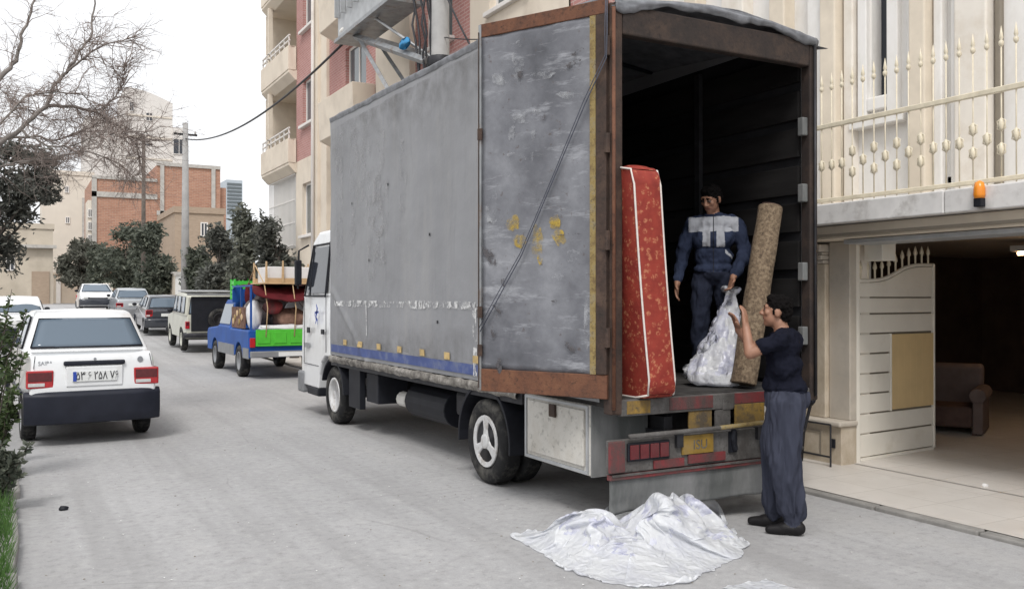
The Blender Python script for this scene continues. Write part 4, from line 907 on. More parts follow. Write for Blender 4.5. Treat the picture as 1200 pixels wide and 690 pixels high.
# right wall: boards inside
MB().prism([(.1, .93), (BL, .93), (BL, ztop(BL)), (4, ztop(4)), (2, ztop(2)), (1, ztop(1)), (.1, ztop(.1))], 'x', BW - .02, BW + .02).build('right_tarpaulin', 'tarp', T)
MB().box(BW - .0215, BW - .0205, .1, BL, .95, 3.9).build('shade_liner', 'tarp_inside_shade', T)  # dark sheet added behind the boards; its colour paints the gaps as unlit
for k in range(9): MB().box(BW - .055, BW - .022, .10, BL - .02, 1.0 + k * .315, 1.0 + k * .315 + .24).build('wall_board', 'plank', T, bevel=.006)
for y in (1.3, 2.6, 3.9, 5.2):
    MB().box(BW - .10, BW - .058, y, y + .07, .98, 3.84).build('wall_stud', 'dark_steel', T); MB().box(.03, .075, y, y + .07, .98, 3.84).build('wall_stud', 'dark_steel', T)
for k in range(8): MB().box(.06, BW - .06, BL - .06, BL - .02, 1.0 + k * .35, 1.0 + k * .35 + .30).build('wall_board', 'plank', T, bevel=.006)
# rear frame
MB().box(-.03, .075, -.03, .07, .86, 3.84).build('rear_post', 'rust_dark', T, bevel=.012)
MB().box(BW - .055, BW + .035, -.03, .07, .86, 3.84).build('rear_post', 'rust_black', T, bevel=.012)
MB().box(.077, BW - .057, -.03, .06, 3.62, 3.84).build('rear_header', 'rust_black', T, bevel=.012)
MB().tube([(-.015, -.045, .9), (-.015, -.045, 3.8)], .014, 8).build('lock_rod', 'rust', T, smooth=True)
MB().tube([(BW - .012, -.045, .9), (BW - .012, -.045, 3.8)], .012, 8).build('lock_rod', 'dark_steel', T, smooth=True)
for z in (1.32, 1.85, 2.5, 3.05): MB().box(BW - .115, BW - .057, -.01, .05, z, z + .15).build('stake_pocket', 'flap', T, bevel=.008)
MB().prism([(BW + .03, 3.80), (BW + .16, 3.795), (BW + .03, 3.77)], 'y', -.03, -.01).build('loose_strip', 'dark_steel', T)
# worn bottom rail, blue band, buckles, tape
def rail_fn(u, v):
    y = 1.35 + (BL - 1.35) * u; return (-.035 - .02 * math.sin(v * math.pi) - .016 * nz((y * 4, v * 2.5, 0), 1.0), y, .845 + .09 * v + .014 * nz((y * 2.5, 1, 0), 1.0) + .010 * nz((y * 9, v * 3, 0), 1.0))
q_ = MB(); q_.grid(rail_fn, 140, 5); q_.build('bottom_rail', 'wood_rail', T, smooth=True)
MB().box(-.018, .05, 1.3, BL, .80, .90).build('floor_beam', 'dark_steel', T)
def on_side(y, z, off=.006): 
    p_ = side_fn((y - .12) / (BL - .10), (z - .94) / (ztop(y) - .94)); return (p_[0] - off, p_[1], p_[2])
def side_strip(name, mat, y0, y1, z0, z1, n=60, nv=2, off=.006, wob=.0):
    mb = MB(); mb.grid(lambda u, v: on_side(y0 + (y1 - y0) * u, z0 + (z1 - z0) * v + wob * nz((u * 9, v * 2, 0), 1.0), off), n, nv); return mb.build(name, mat, T, smooth=True, fix=False)
side_strip('grime_streak', 'grime', 2.0, BL - .05, 3.3, 4.0, 80, 8, .006, .02); side_strip('grime_streak', 'grime_low', 2.2, BL - .1, 1.09, 1.45, 80, 4, .0062, .05)
for k in range(7): y_ = rng.uniform(2.3, 6.2); side_strip('pale_streak', 'pale_scuff', y_, y_ + rng.uniform(.15, .5), rng.uniform(1.8, 2.6), rng.uniform(3.0, 3.9), 6, 12, .0065 + k * .0003)
for y_, z_ in ((5.0, 2.15), (3.2, 2.35), (4.4, 3.0), (3.0, 1.45), (5.7, 2.9)): side_strip('patch_hole', 'black_plastic', y_, y_ + .035, z_, z_ + .03, 2, 2, .009)
side_strip('blue_band', 'stripe_blue', .3, BL - .03, .985, 1.085, 90, 2, .007)
side_strip('reflective_tape', 'tape_white', .5, BL - .15, 1.60, 1.675, 160, 2, .008, .02)
side_strip('reflective_tape', 'tape_white', 2.12, 2.20, .98, 1.66, 6, 20, .011); side_strip('reflective_tape', 'tape_white', 5.12, 5.15, 1.25, 1.6, 4, 12, .011)
for y in (2.08, 2.72, 3.35, 4.0, 4.65, 5.3, 5.9): side_strip('strap_tab', 'buckle_tan', y, y + .13, 1.10, 1.17, 4, 4, .012)
# rear door leaf, hinged on the left post and swung right round
DA = math.atan2(.885, -.465); DW = 1.13
dr = bpy.data.objects.new('rear_door', bpy.data.meshes.new('rear_door')); bpy.data.objects.remove(dr)
dm = MB(); dm.grid(lambda u, v: (.02 + (DW - .04) * u, .012 * nz((u * 2.2, v * 3, 2), 1.5), 1.15 + 2.62 * v), 24, 60)
door = dm.build('rear_door', 'door_sheet', T, smooth=True, thick=.02, fix=False); door.location = (-.035, .0, 0); door.rotation_euler = (0, 0, DA)
MB().box(.0, DW, -.022, .022, .975, 1.15).build('bottom_rail', 'rust', door, bevel=.006)
MB().box(.0, DW, -.022, .022, 3.76, 3.865).build('top_rail', 'rust', door, bevel=.006)
MB().box(DW - .022, DW + .004, -.025, .025, .98, 3.86).build('edge_strip', 'grey_steel', door)
MB().box(.0, .085, -.03, .03, 1.152, 3.758).build('hinge_stile', 'rust_dark', door, bevel=.006)
MB().box(.087, .135, .005, .026, 1.152, 3.758).build('edge_strip', 'rust_yellow', door)
for z in (1.35, 2.05, 2.75, 3.45): MB().tube([(-.01, .03, z), (-.01, .03, z + .14)], .022, 8).build('hinge', 'rust_dark', door)
for z in (1.25, 1.55, 2.95): MB().box(DW - .035, DW + .008, .024, .034, z, z + .09).build('bracket', 'rust_dark', door)
MB().tube([(DW - .0, .03, 1.0), (DW - .0, .03, 3.8)], .004, 6).build('edge_rod', 'rust_dark', door)
side = 1
def door_decal(name, mat, u, z, ru, rz, seed, rot=0, nv=26, off=.0):
    mb = MB(); pts = []
    for k in range(nv):
        a = 2 * math.pi * k / nv; q = 1 + .45 * nz((math.cos(a) + seed, math.sin(a), seed * 3.1), 1.3, 3); du, dz = ru * q * math.cos(a), rz * q * math.sin(a)
        uu = u + du * math.cos(rot) - dz * math.sin(rot); zz = z + du * math.sin(rot) + dz * math.cos(rot)
        pts.append((uu, .012 * nz((uu / DW * 2.2, (zz - 1.15) / 2.62 * 3, 2), 1.5) + .0125 + off, zz))
    mb.add([(u, sum(p_[1] for p_ in pts) / nv + .002, z)] + pts, [(0, 1 + k, 1 + (k + 1) % nv) for k in range(nv)]); return mb.build(name, mat, door, fix=False)
def dpx(px, py):                                       # photo pixel -> (u,z) on the door plane
    h0 = Vector((TO.x - .035, TO.y, 0)); d = Vector((math.cos(DA), math.sin(DA), 0)); a = ray(px, py)
    # solve t*a.xy = h0 + u*d
    det = a.x * (-d.y) - a.y * (-d.x); t = (h0.x * (-d.y) - h0.y * (-d.x)) / det; u = (a.x * t - h0.x) / d.x; return u, CH + a.z * t
for i, (px, py, ru, rz, ro) in enumerate(((603, 262, .06, .055, .4), (611, 283, .06, .05, -.3), (631, 286, .048, .15, .0), (651, 260, .055, .05, .2), (656, 278, .05, .07, -.4))):
    u, z = dpx(px, py); door_decal('yellow_paint_mark', 'paint_yellow', u, z, ru, rz, i + 2, ro, off=.003 + .0005 * i)
for i, (px, py, ru, rz, ro) in enumerate(((608, 75, .05, .17, .0), (618, 137, .17, .045, .0), (601, 150, .03, .12, .0), (606, 185, .08, .04, .3), (668, 112, .13, .025, .15), (578, 240, .05, .16, 0), (655, 325, .05, .03, 0), (640, 88, .10, .03, .1), (588, 92, .09, .05, .2), (690, 380, .03, .2, 0), (672, 300, .06, .05, 0), (600, 205, .06, .02, 0), (627, 160, .015, .2, .05))):
    u, z = dpx(px, py); door_decal('scuff', 'streak_white', u, z, ru, rz, i + 20, ro, off=.006 + .0004 * i)
for i, (px, py, ru, rz, ro) in enumerate(((674, 74, .07, .02, -.3), (678, 62, .06, .018, -.3), (637, 138, .03, .025, 0), (612, 88, .03, .03, 0), (575, 300, .10, .03, .9), (668, 405, .07, .022, .7), (655, 353, .04, .014, 0), (587, 428, .03, .05, 0), (580, 390, .025, .03, 0), (592, 330, .02, .03, 0), (668, 275, .09, .008, 0), (585, 362, .05, .012, .8))):
    u, z = dpx(px, py); door_decal('scratch', 'scratch_dark', u, z, ru, rz, i + 50, ro, off=.013 + .0004 * i)
# rope across the door
rp = []
for px, py in ((730, -8), (726, 40), (716, 70), (690, 122), (655, 205), (615, 300), (585, 355), (567, 388)):
    u, z = dpx(px, py); rp.append((max(-.03, min(DW + .02, u)), .05 if u > 0 else .07, z))
q_ = MB(); q_.tube(rp, .0045, 6); q_.tube([(v[0] + .010 + .006 * math.sin(v[2] * 9), v[1] + .005, v[2] + .02) for v in rp], .0035, 6); q_.build('tie_rope', 'rope', door, smooth=True)
# right door leaf folded along the other side
MB().box(BW + .04, BW + .08, .1, 1.15, .98, 3.82).build('rear_door', 'door_sheet', T, bevel=.006)
# sill with red and yellow blocks
MB().box(.06, BW - .06, -.03, .02, .845, .966).build('rear_sill', 'tail_grey', T, bevel=.008)
def plate(x0, x1, z0, z1, mat, name, y=-.036): return MB().box(x0, x1, y, y + .02, z0, z1).build(name, mat, T, bevel=.003)
plate(.11, .32, .86, .955, 'yellow_worn', 'painted_panel'); plate(.50, .92, .865, .96, 'red_worn', 'painted_panel'); plate(1.02, 1.12, .84, .955, 'tail_grey', 'painted_panel'); plate(1.14, 1.56, .88, .962, 'red_worn', 'painted_panel'); plate(1.64, 1.90, .87, .955, 'red_worn', 'painted_panel')
plate(.70, .92, .66, .855, 'yellow_worn', 'painted_panel', -.02); plate(1.14, 1.44, .70, .875, 'yellow_worn', 'painted_panel', -.045); plate(.95, 1.10, .66, .84, 'tail_grey', 'painted_panel', -.03)
MB().tube([(.06, -.13, .715), (BW - .24, -.13, .725)], .018, 10).build('bumper_bar', 'tail_grey', T, smooth=True)
MB().tube([(.9, -.135, .722), (BW - .24, -.135, .745)], .018, 8).build('bumper_bar', 'rust_yellow', T, smooth=True)
for x in (.5, 1.3): MB().box(x, x + .06, -.12, .3, .60, .70).build('bumper_bracket', 'dark_steel', T)
for z in (.50, .64): MB().tube([(1.36, -.125, z), (BW - .24, -.125, z)], .014, 8).build('step_bar', 'tail_grey', T, smooth=True)
MB().tube([(1.36, -.125, .50), (1.36, -.125, .72)], .014, 8).build('step_bar', 'tail_grey', T, smooth=True)
MB().box(-.09, BW - .22, -.09, -.05, .45, .69).build('tail_panel', 'tail_grey', T, bevel=.008)
MB().box(-.10, .035, -.115, -.092, .46, .685).build('tail_reflector', 'red_worn', T, bevel=.006)
MB().box(.06, .44, -.112, -.092, .53, .665).build('lamp_cluster', 'black_plastic', T, bevel=.008)
for k, (x, mt) in enumerate(((.075, 'red_lens_dark'), (.165, 'red_lens_dark'), (.255, 'red_lens_dark'), (.345, 'red_lens_dark'))): MB().box(x, x + .08, -.122, -.113, .545, .65).build('tail_lamp', mt, T, bevel=.008)
MB().box(.56, .86, -.108, -.092, .54, .68).build('number_plate', 'plate_yellow', T, bevel=.003); text_mesh('plate_letters', 'ISU', .10, 'tail_grey', T, (.73, -.109, .605), (R(90), 0, 0), .001)
MB().box(.62, .98, -.106, -.092, .47, .535).build('painted_panel', 'red_worn', T)
MB().box(.30, .58, -.105, -.092, .46, .52).build('painted_panel', 'red_worn', T)
MB().tube([(1.06, -.11, .70), (1.05, -.115, .62), (1.07, -.12, .54)], .02, 8).build('tow_hook', 'black_plastic', T)
MB().box(1.02, 1.10, -.104, -.09, .52, .68).build('recess_plate', 'black_plastic', T)
MB().box(-.085, BW - .23, -.10, -.055, .405, .445).build('striped_strip', 'red_worn', T, bevel=.004)
MB().box(-.07, BW - .26, -.106, -.101, .43, .447).build('pale_strip', 'tail_grey', T)
def flap_fn(u, v):
    x = -.075 + (BW - .17) * u; return (x, -.075 + .03 * math.sin(u * 5) * (1 - v) + .015 * nz((x * 2, v * 2, 3), 1.0) * (1 - v), .155 - .0 * u + .26 * v + .02 * u * (1 - v) + .01 * nz((x * 3, 0, 0), 1.0) * (1 - v))
f_ = MB(); f_.grid(flap_fn, 50, 12); f_.build('mud_flap', 'flap', T, smooth=True, thick=.008)
# chassis
for x in (.55, 1.37): MB().box(x, x + .08, .1, 7.9, .58, .80).build('chassis_rail', 'dark_steel', T)
for y in (.5, 1.6, 2.6, 3.6, 4.6, 5.8): MB().box(.63, 1.37, y, y + .08, .62, .78).build('cross_member', 'dark_steel', T); MB().box(.05, BW - .05, y + .25, y + .32, .80, .89).build('cross_member', 'dark_steel', T)
RY, FY, WR = 2.02, 6.58, .392
mb = MB(); mb.tube([(.15, RY, WR), (BW - .15, RY, WR)], .075, 12); mb.ball((BW / 2, RY, WR), (.2, .19, .19)); mb.build('rear_axle', 'dark_steel', T, smooth=True)
MB().tube([(.2, FY, WR), (BW - .2, FY, WR)], .06, 10).build('front_axle', 'dark_steel', T, smooth=True)
MB().tube([(BW / 2, RY, WR), (BW / 2, 5.6, .62)], .045, 10).build('drive_shaft', 'dark_steel', T, smooth=True)
for x in (.42, 1.52): MB().prism([(RY - .7, .60), (RY, .46), (RY + .7, .60), (RY + .7, .64), (RY, .52), (RY - .7, .64)], 'x', x, x + .09).build('leaf_spring', 'rust_dark', T)
wheel(T, (.095, RY, WR), WR, .20, -1, 'spoke3', 'rim_white', spin=R(90)); wheel(T, (.325, RY, WR), WR, .20, -1, 'truck', 'dark_steel')
wheel(T, (BW - .095, RY, WR), WR, .20, 1, 'truck', 'rim_white'); wheel(T, (BW - .325, RY, WR), WR, .20, 1, 'truck', 'dark_steel')
wheel(T, (.11, FY, WR), WR, .21, -1, 'truck', 'rim_white'); wheel(T, (BW - .11, FY, WR), WR, .21, 1, 'truck', 'rim_white')
def guard(x0, x1, y, r, a0, a1, name='mudguard'):
    mb = MB(); n = 18; pts = [(math.cos(a0 + (a1 - a0) * k / n), math.sin(a0 + (a1 - a0) * k / n)) for k in range(n + 1)]
    mb.loft([[(x0, y + c * r, WR + s * r), (x0, y + c * (r + .03), WR + s * (r + .03)), (x1, y + c * (r + .03), WR + s * (r + .03)), (x1, y + c * r, WR + s * r)] for c, s in pts]); return mb.build(name, 'black_plastic', T, bevel=.004)
guard(-.03, .45, RY, .50, R(-6), R(186)); guard(BW - .45, BW + .02, RY, .50, R(-6), R(186)); 
# side box, tank, battery box
MB().box(.0, .50, .28, 1.28, .365, .90).build('tool_box', 'tool_white', T, bevel=.01); MB().box(.0, .52, .262, .277, .36, .90).build('rear_shade_plate', 'flap', T); tbx = [o for o in T.children if o.name.startswith('tool_box')][-1]  # dark plate added over the box's rear face, standing in for its shade
MB().box(-.022, -.001, .35, 1.20, .43, .855).build('tool_box_door', 'tool_white', tbx, bevel=.006)
fr_ = MB()
for a in ((.30, 1.26, .375, .40), (.30, 1.26, .872, .893), (.30, .325, .40, .872), (1.235, 1.26, .40, .872)): fr_.box(-.014, .0, a[0], a[1], a[2], a[3])
fr_.build('tool_box_frame', 'galv', tbx); MB().box(-.045, -.023, .73, .82, .76, .86).build('latch', 'rust_dark', tbx, bevel=.005)
MB().box(.06, .45, 5.0, 5.42, .42, .78).build('battery_box', 'black_plastic', T, bevel=.012); MB().box(.02, .10, 5.55, 5.98, .30, .84).build('front_mud_flap', 'black_plastic', T, bevel=.006)
MB().tube([(.35, 3.3, .52), (.35, 4.4, .52)], .19, 18).build('fuel_tank', 'black_plastic', T, smooth=False, bevel=.01)
mb = MB(); mb.tube([(.3, 4.55, .50), (.3, 4.8, .50)], .09, 12); mb.build('air_filter', 'tube_white', T, bevel=.01); MB().box(.2, .5, 2.75, 3.1, .5, .75).build('air_tank', 'dark_steel', T, bevel=.04)
MB().tube([(.8, 2.2, .36), (.8, 5.4, .42), (.8, 6.2, .46)], .04, 8).build('exhaust', 'rust_dark', T)
# cab
C0 = BL + .12
prof = [(C0, .90), (C0, 2.60), (C0 + .25, 2.68), (C0 + .85, 2.68), (C0 + 1.08, 2.56), (C0 + 1.34, 1.78), (C0 + 1.40, 1.2), (C0 + 1.42, .42), (C0 + .55, .42), (C0 + .50, .62), (C0 + .40, .80), (C0 + .22, .90)]
cb_ = MB(); n_ = len(prof); rings = []
for x, q in ((-.0, .965), (.03, 1.0), (BW - .05, 1.0), (BW - .02, .965)):
    rings.append([(x + (.10 if x < 1 else -.10) * max(0, (z - 1.7) / 1.0), C0 + .6 + (y - C0 - .6) * q, 1.5 + (z - 1.5) * (q if z > 1.5 else 1)) for y, z in prof])
cb_.loft(rings); cabo = cb_.build('cab', 'white_paint', T, bevel=.045, seg=3)
def cabx(z, off=.006): return -.0 + .10 * max(0, (z - 1.7)) - off
mb = MB(); w4 = [(C0 + .22, 1.78), (C0 + 1.16, 1.78), (C0 + .98, 2.44), (C0 + .22, 2.44)]
mb.add([(cabx(z, .008), y, z) for y, z in w4] + [(cabx(z, -.02), y, z) for y, z in w4], [(0, 1, 2, 3), (0, 4, 5, 1), (1, 5, 6, 2), (2, 6, 7, 3), (3, 7, 4, 0)]); mb.build('side_window', 'dark_glass', cabo)
sl_ = MB()
for a, b_ in (((C0 + .19, 1.72), (C0 + .19, 2.5)), ((C0 + .19, 2.48), (C0 + 1.0, 2.48)), ((C0 + 1.0, 2.48), (C0 + 1.22, 1.74)), ((C0 + .19, 1.74), (C0 + 1.22, 1.74)), ((C0 + .95, 1.74), (C0 + .95, 2.46))): sl_.tube([(cabx(a[1], .008), a[0], a[1]), (cabx(b_[1], .008), b_[0], b_[1])], .014, 5)
sl_.build('window_seal', 'black_plastic', cabo)
dl = MB()
for a, b_ in (((C0 + .17, .95), (C0 + .17, 1.72)), ((C0 + 1.26, .75), (C0 + 1.26, 1.72)), ((C0 + .52, .74), (C0 + 1.26, .74))): dl.tube([(-.001, a[0], a[1]), (-.001, b_[0], b_[1])], .005, 4)
dl.build('door_gap', 'black_plastic', cabo)
MB().box(-.02, .0, C0 + .24, C0 + .36, 1.20, 1.27).build('door_handle', 'black_plastic', cabo, bevel=.005); MB().box(-.012, .0, C0 + .95, C0 + 1.08, 1.20, 1.28).build('side_indicator', 'black_plastic', cabo)
MB().box(-.012, .0, C0 + .98, C0 + 1.2, .98, 1.05).build('side_badge', 'letter_grey', cabo)
fg = MB(); Y0 = C0 + .60                              # blue leaping figure on the door
for pts_, r_ in (([(.0, 1.62), (.05, 1.56), (.02, 1.50), (-.02, 1.44), (.0, 1.38), (-.05, 1.34)], [.012, .03, .034, .03, .02, .008]), ([(.02, 1.53), (.09, 1.50), (.13, 1.53)], [.02, .014, .006]), ([(.02, 1.50), (-.07, 1.50), (-.09, 1.45)], [.02, .014, .006]), ([(-.01, 1.43), (.06, 1.39), (.06, 1.33)], [.022, .016, .006])):
    L_, R_ = [], []
    for i, (u, z) in enumerate(pts_):
        a = pts_[max(0, i - 1)]; b_ = pts_[min(len(pts_) - 1, i + 1)]; d = Vector((b_[0] - a[0], b_[1] - a[1])).normalized(); L_.append((-.0125, Y0 - u + d.y * r_[i], z + d.x * r_[i])); R_.append((-.0125, Y0 - u - d.y * r_[i], z - d.x * r_[i]))
    fg.loft([[l, r__] for l, r__ in zip(L_, R_)], False, False)
fg.build('door_emblem', 'plate_blue', cabo, fix=False)
MB().box(-.03, BW + .0, C0 + 1.25, C0 + 1.52, .30, .62).build('front_bumper', 'grey_dusty', cabo, bevel=.03); MB().box(.1, BW - .1, C0 + 1.39, C0 + 1.41, 1.0, 1.5).build('grille', 'black_plastic', cabo)
ws = MB(); ws.add([(.12, C0 + 1.345, 1.80), (BW - .14, C0 + 1.345, 1.80), (BW - .2, C0 + 1.10, 2.52), (.18, C0 + 1.10, 2.52)], [(0, 1, 2, 3)]); ws.build('windscreen', 'dark_glass', cabo, thick=.02)
MB().tube([(.05, C0 + 1.2, 2.5), (-.06, C0 + 1.34, 2.42), (-.08, C0 + 1.32, 1.85)], .014, 6).build('mirror_arm', 'black_plastic', cabo); MB().box(-.13, -.03, C0 + 1.27, C0 + 1.35, 1.90, 2.28).build('mirror', 'black_plastic', cabo, bevel=.02)
guard(-.02, .3, FY, .47, R(20), R(175)); MB().box(.0, .3, C0 + .55, C0 + 1.1, .30, .42).build('step', 'black_plastic', cabo, bevel=.02)
MB().prism([(BL + .05, .60), (C0 + .5, .60), (C0 + .5, .88), (BL + .05, .88)], 'x', .35, BW - .35).build('engine_block', 'dark_steel', T)
MB().ball((.5, C0 + .5, 2.72), (.06, .12, .06), 8, 6).build('roof_lamp', 'black_plastic', cabo, smooth=True)
# ---------------------------------------------------------------- load
MA = Vector((4.11, 5.22, BZ + .005))
mt = thing('mattress', 'red flowered mattress with white piping standing on end at the left door post', 'mattress', MA)
def mat_pt(x, y, z):
    if 'rnd' in globals(): x, y, z = rnd(x, y, z)
    return Vector((x - .155 * z / 1.66 - .012 * math.sin(z / 1.66 * math.pi), y, z))
mb = MB(); hx, hy, hz = .115, .90, 1.68
RC = .10
def rnd(x, y, z):                                     # rounded corners of the slab seen from its broad side
    cy = min(max(y, RC), hy - RC); cz = min(max(z, RC), hz - RC); d = Vector((y - cy, z - cz))
    if d.length > RC and abs(d.x) > 1e-6 and abs(d.y) > 1e-6: d = d.normalized() * RC
    return x, cy + d.x, cz + d.y
NX, NY, NZ = 6, 36, 60
def face(fn, a, b_): mb.grid(fn, a, b_)
pf = lambda t: .016 * math.sin(t * math.pi) ** .5 if 0 < t < 1 else 0
face(lambda u, v: mat_pt(-hx + 2 * hx * u, -pf(u) * .8, hz * v), NX, NZ); face(lambda u, v: mat_pt(-hx + 2 * hx * u, hy, hz * v), NX, NZ)
face(lambda u, v: mat_pt(-hx - (pf(u) * pf(v)) * 60 * .02, hy * u, hz * v), NY, NZ); face(lambda u, v: mat_pt(hx + (pf(u) * pf(v)) * 60 * .02, hy * u, hz * v), NY, NZ)
face(lambda u, v: mat_pt(-hx + 2 * hx * u, hy * v, 0), NX, NY); face(lambda u, v: mat_pt(-hx + 2 * hx * u, hy * v, hz + pf(u) * .8), NX, NY)
mb.build('cover', 'mattress_red', mt, smooth=True, bevel=.02, seg=3)
for sx in (-1, 1):
    q_ = MB(); x = sx * (hx + .002); loop = [(x, 0, hz * k / 12) for k in range(13)] + [(x, hy * k / 5, hz) for k in range(1, 6)] + [(x, hy, hz * (1 - k / 8)) for k in range(1, 9)] + [(x, hy * (1 - k / 5), 0) for k in range(1, 6)]
    q_.tube([mat_pt(*rnd(*p_)) for p_ in loop], .0075, 6); q_.build('piping', 'piping', mt, smooth=True)
# carpet roll
ca, cb2 = Vector((5.19, 5.56, BZ)), Vector((5.57, 5.64, 2.44)); ax = (cb2 - ca); ln = ax.length; axn = ax.normalized(); ca = ca + Vector((0, 0, .035))
rl = thing('carpet_roll', 'speckled brown carpet roll leaning against the truck side', 'carpet roll', ca); e1 = axn.cross(Vector((0, 1, 0))).normalized(); e2 = axn.cross(e1)
mb = MB(); rings = []
for k in range(21):
    t = k / 20; ring = []
    for j in range(28):
        a = 2 * math.pi * j / 28; r_ = .102 + .006 * nz((math.cos(a), math.sin(a), t * 4), 1.5) + (.008 if j == 20 else 0); ring.append(axn * ln * t + (e1 * math.cos(a) + e2 * math.sin(a)) * r_)
    rings.append(ring)
mb.loft(rings); mb.build('roll', 'carpet_back', rl, smooth=False, bevel=.01)
q_ = MB(); sp_ = [axn * (ln + .002) + (e1 * math.cos(a * .35) + e2 * math.sin(a * .35)) * (.096 - .085 * a / 90) for a in range(90)]; q_.tube(sp_, .004, 4); q_.build('spiral_edge', 'chair_dark', rl)
# ---------------------------------------------------------------- crumpled plastic
def ridged(p_, s): return 1 - abs(noise.noise(Vector(p_) * s)) * 2
OUT = [(600, 628), (640, 652), (662, 668), (705, 682), (745, 688), (800, 684), (835, 668), (868, 652), (874, 636), (850, 618), (842, 600), (800, 590), (760, 588), (720, 596), (690, 610), (655, 622), (630, 623)]
ol = [onZ(a, b_) for a, b_ in OUT]; PC = Vector((3.62, 4.93, 0))
def pl_out(a):
    best = None
    d = Vector((math.cos(a), math.sin(a)))
    for i in range(len(ol)):
        p0, p1 = ol[i] - PC, ol[(i + 1) % len(ol)] - PC; e = (p1 - p0); det = d.x * (-e.y) - d.y * (-e.x)
        if abs(det) < 1e-9: continue
        t = (p0.x * (-e.y) - p0.y * (-e.x)) / det; u = (d.x * p0.y - d.y * p0.x) / det
        if t > 0 and -.001 <= u <= 1.001: best = t if best is None else max(best, t)
    return best or .5
pk = [onZ(775, 640), onZ(690, 640), onZ(735, 655), onZ(830, 640), onZ(805, 625)]; PK = [(pk[0], .38, .22), (pk[1], .27, .24), (pk[2], .14, .22), (pk[3], .12, .2), (pk[4], .25, .2)]
def film_h(x, y):
    h = 0; wx = x + .10 * nz((x, y, 4), 2.5); wy = y + .10 * nz((x, y, 14), 2.5)
    for c, hh, s in PK: h = max(h, hh / (1 + (((wx - c.x) ** 2 + (wy - c.y) ** 2) / (s * s)) ** 1.6))
    return h
def relax(P, slack, steps, grav, seed, bend=.25, keep=None, pin=True):
    """crumple a film: a sheet with more area than its footprint buckles into folds on the ground"""
    rs = np.random.RandomState(seed); n, m, _ = P.shape
    prs = []
    for di, dj, k in ((0, 1, 1), (1, 0, 1), (1, 1, .7), (1, -1, .7), (0, 2, bend), (2, 0, bend), (0, 5, bend * .35), (5, 0, bend * .35)):
        A = (slice(0, n - di), slice(max(0, -dj), m - max(0, dj))); B = (slice(di, n), slice(max(0, dj), m - max(0, -dj)))
        d0 = np.linalg.norm(P[B] - P[A], axis=2); prs.append((A, B, np.maximum(d0, 1e-4) * (slack if k > .5 else slack * .97), k))
    Q = P.copy(); Q[..., 2] += rs.rand(n, m) * .02; V = np.zeros_like(Q); z0 = P[..., 2].copy()
    for it in range(steps):
        V *= .90; V[..., 2] -= grav; Q0 = Q.copy(); Q = Q + V
        for rep in range(3):
            D = np.zeros_like(Q); W = np.zeros((n, m, 1))
            for A, B, L0, k in prs:
                d = Q[B] - Q[A]; l = np.linalg.norm(d, axis=2); c = (d * ((l - L0) / np.maximum(l, 1e-6) * .5 * k)[..., None]); D[A] += c; D[B] -= c; W[A] += k; W[B] += k
            Q += D / np.maximum(W, 1) * 1.7
            if keep is not None: Q[..., 2] += np.clip(keep * .9 - Q[..., 2], 0, .02) * .5
            np.maximum(Q[..., 2], .006, out=Q[..., 2])
        if pin:
            for e in (np.s_[0, :], np.s_[-1, :], np.s_[:, 0], np.s_[:, -1]): Q[e][..., :2] = Q[e][..., :2] * .4 + P[e][..., :2] * .6
        V = np.clip(Q - Q0, -.03, .03)
    return Q
NG = 100; PL = [pl_out(2 * math.pi * k / 360) * (1 + .04 * nz((k * .12, 0, 0), 1.0)) for k in range(360)]
G0 = np.zeros((NG, NG, 3)); KH = np.zeros((NG, NG))
for i in range(NG):
    for j in range(NG):
        a_, b_ = -1 + 2 * i / (NG - 1), -1 + 2 * j / (NG - 1); q = max(abs(a_), abs(b_)); an = math.atan2(b_, a_) % (2 * math.pi); R0 = PL[int(an / (2 * math.pi) * 360) % 360]
        x, y = PC.x + math.cos(an) * R0 * q, PC.y + math.sin(an) * R0 * q; h = film_h(x, y); KH[i, j] = h * min(1, (1 - q) * 5); G0[i, j] = (x, y, KH[i, j] + .006 + .014 * max(0, ridged((x, y, 2), 6) - .35) * min(1, (1 - q) * 4))
G1 = relax(G0, 1.20, 80, .0005, 3, .15, KH)
pm = MB(); pm.v = [tuple(v) for v in G1.reshape(-1, 3)]
for i in range(NG - 1):
    for j in range(NG - 1): pm.f.append([i * NG + j, i * NG + j + 1, (i + 1) * NG + j + 1, (i + 1) * NG + j])
for f in pm.f:
    c = sum((Vector(pm.v[i]) for i in f), Vector()) / 4; pm.mi.append(1 if nz((c.x, c.y * 2, c.z), 6.5, 5) > .30 and c.z > .08 else 0)
tag(pm.build('plastic_sheet', ['film', 'film_blue'], smooth=True, fix=False, sub=1), 'large crumpled heap of white plastic wrapping on the street behind the truck', 'plastic sheet')
c0 = onZ(884, 688); sm_ = MB(); ns = 26; S0 = np.zeros((ns, ns, 3))
for i in range(ns):
    for j in range(ns): u, v = i / (ns - 1), j / (ns - 1); S0[i, j] = (c0.x + (u - .5) * .36 + .05 * nz((u * 2, v * 2, 0), 1), c0.y - .08 + (v - .5) * .34 + .05 * nz((u * 2, v * 2, 5), 1), .01)
S1 = relax(S0, 1.12, 50, .0006, 5, .3); sm_.v = [tuple(v) for v in S1.reshape(-1, 3)]
for i in range(ns - 1):
    for j in range(ns - 1): sm_.f.append([i * ns + j, i * ns + j + 1, (i + 1) * ns + j + 1, (i + 1) * ns + j]); sm_.mi.append(0)
tag(sm_.build('plastic_scrap', 'film', smooth=True, fix=False, sub=1), 'small separate scrap of white plastic lying on the street', 'plastic scrap')
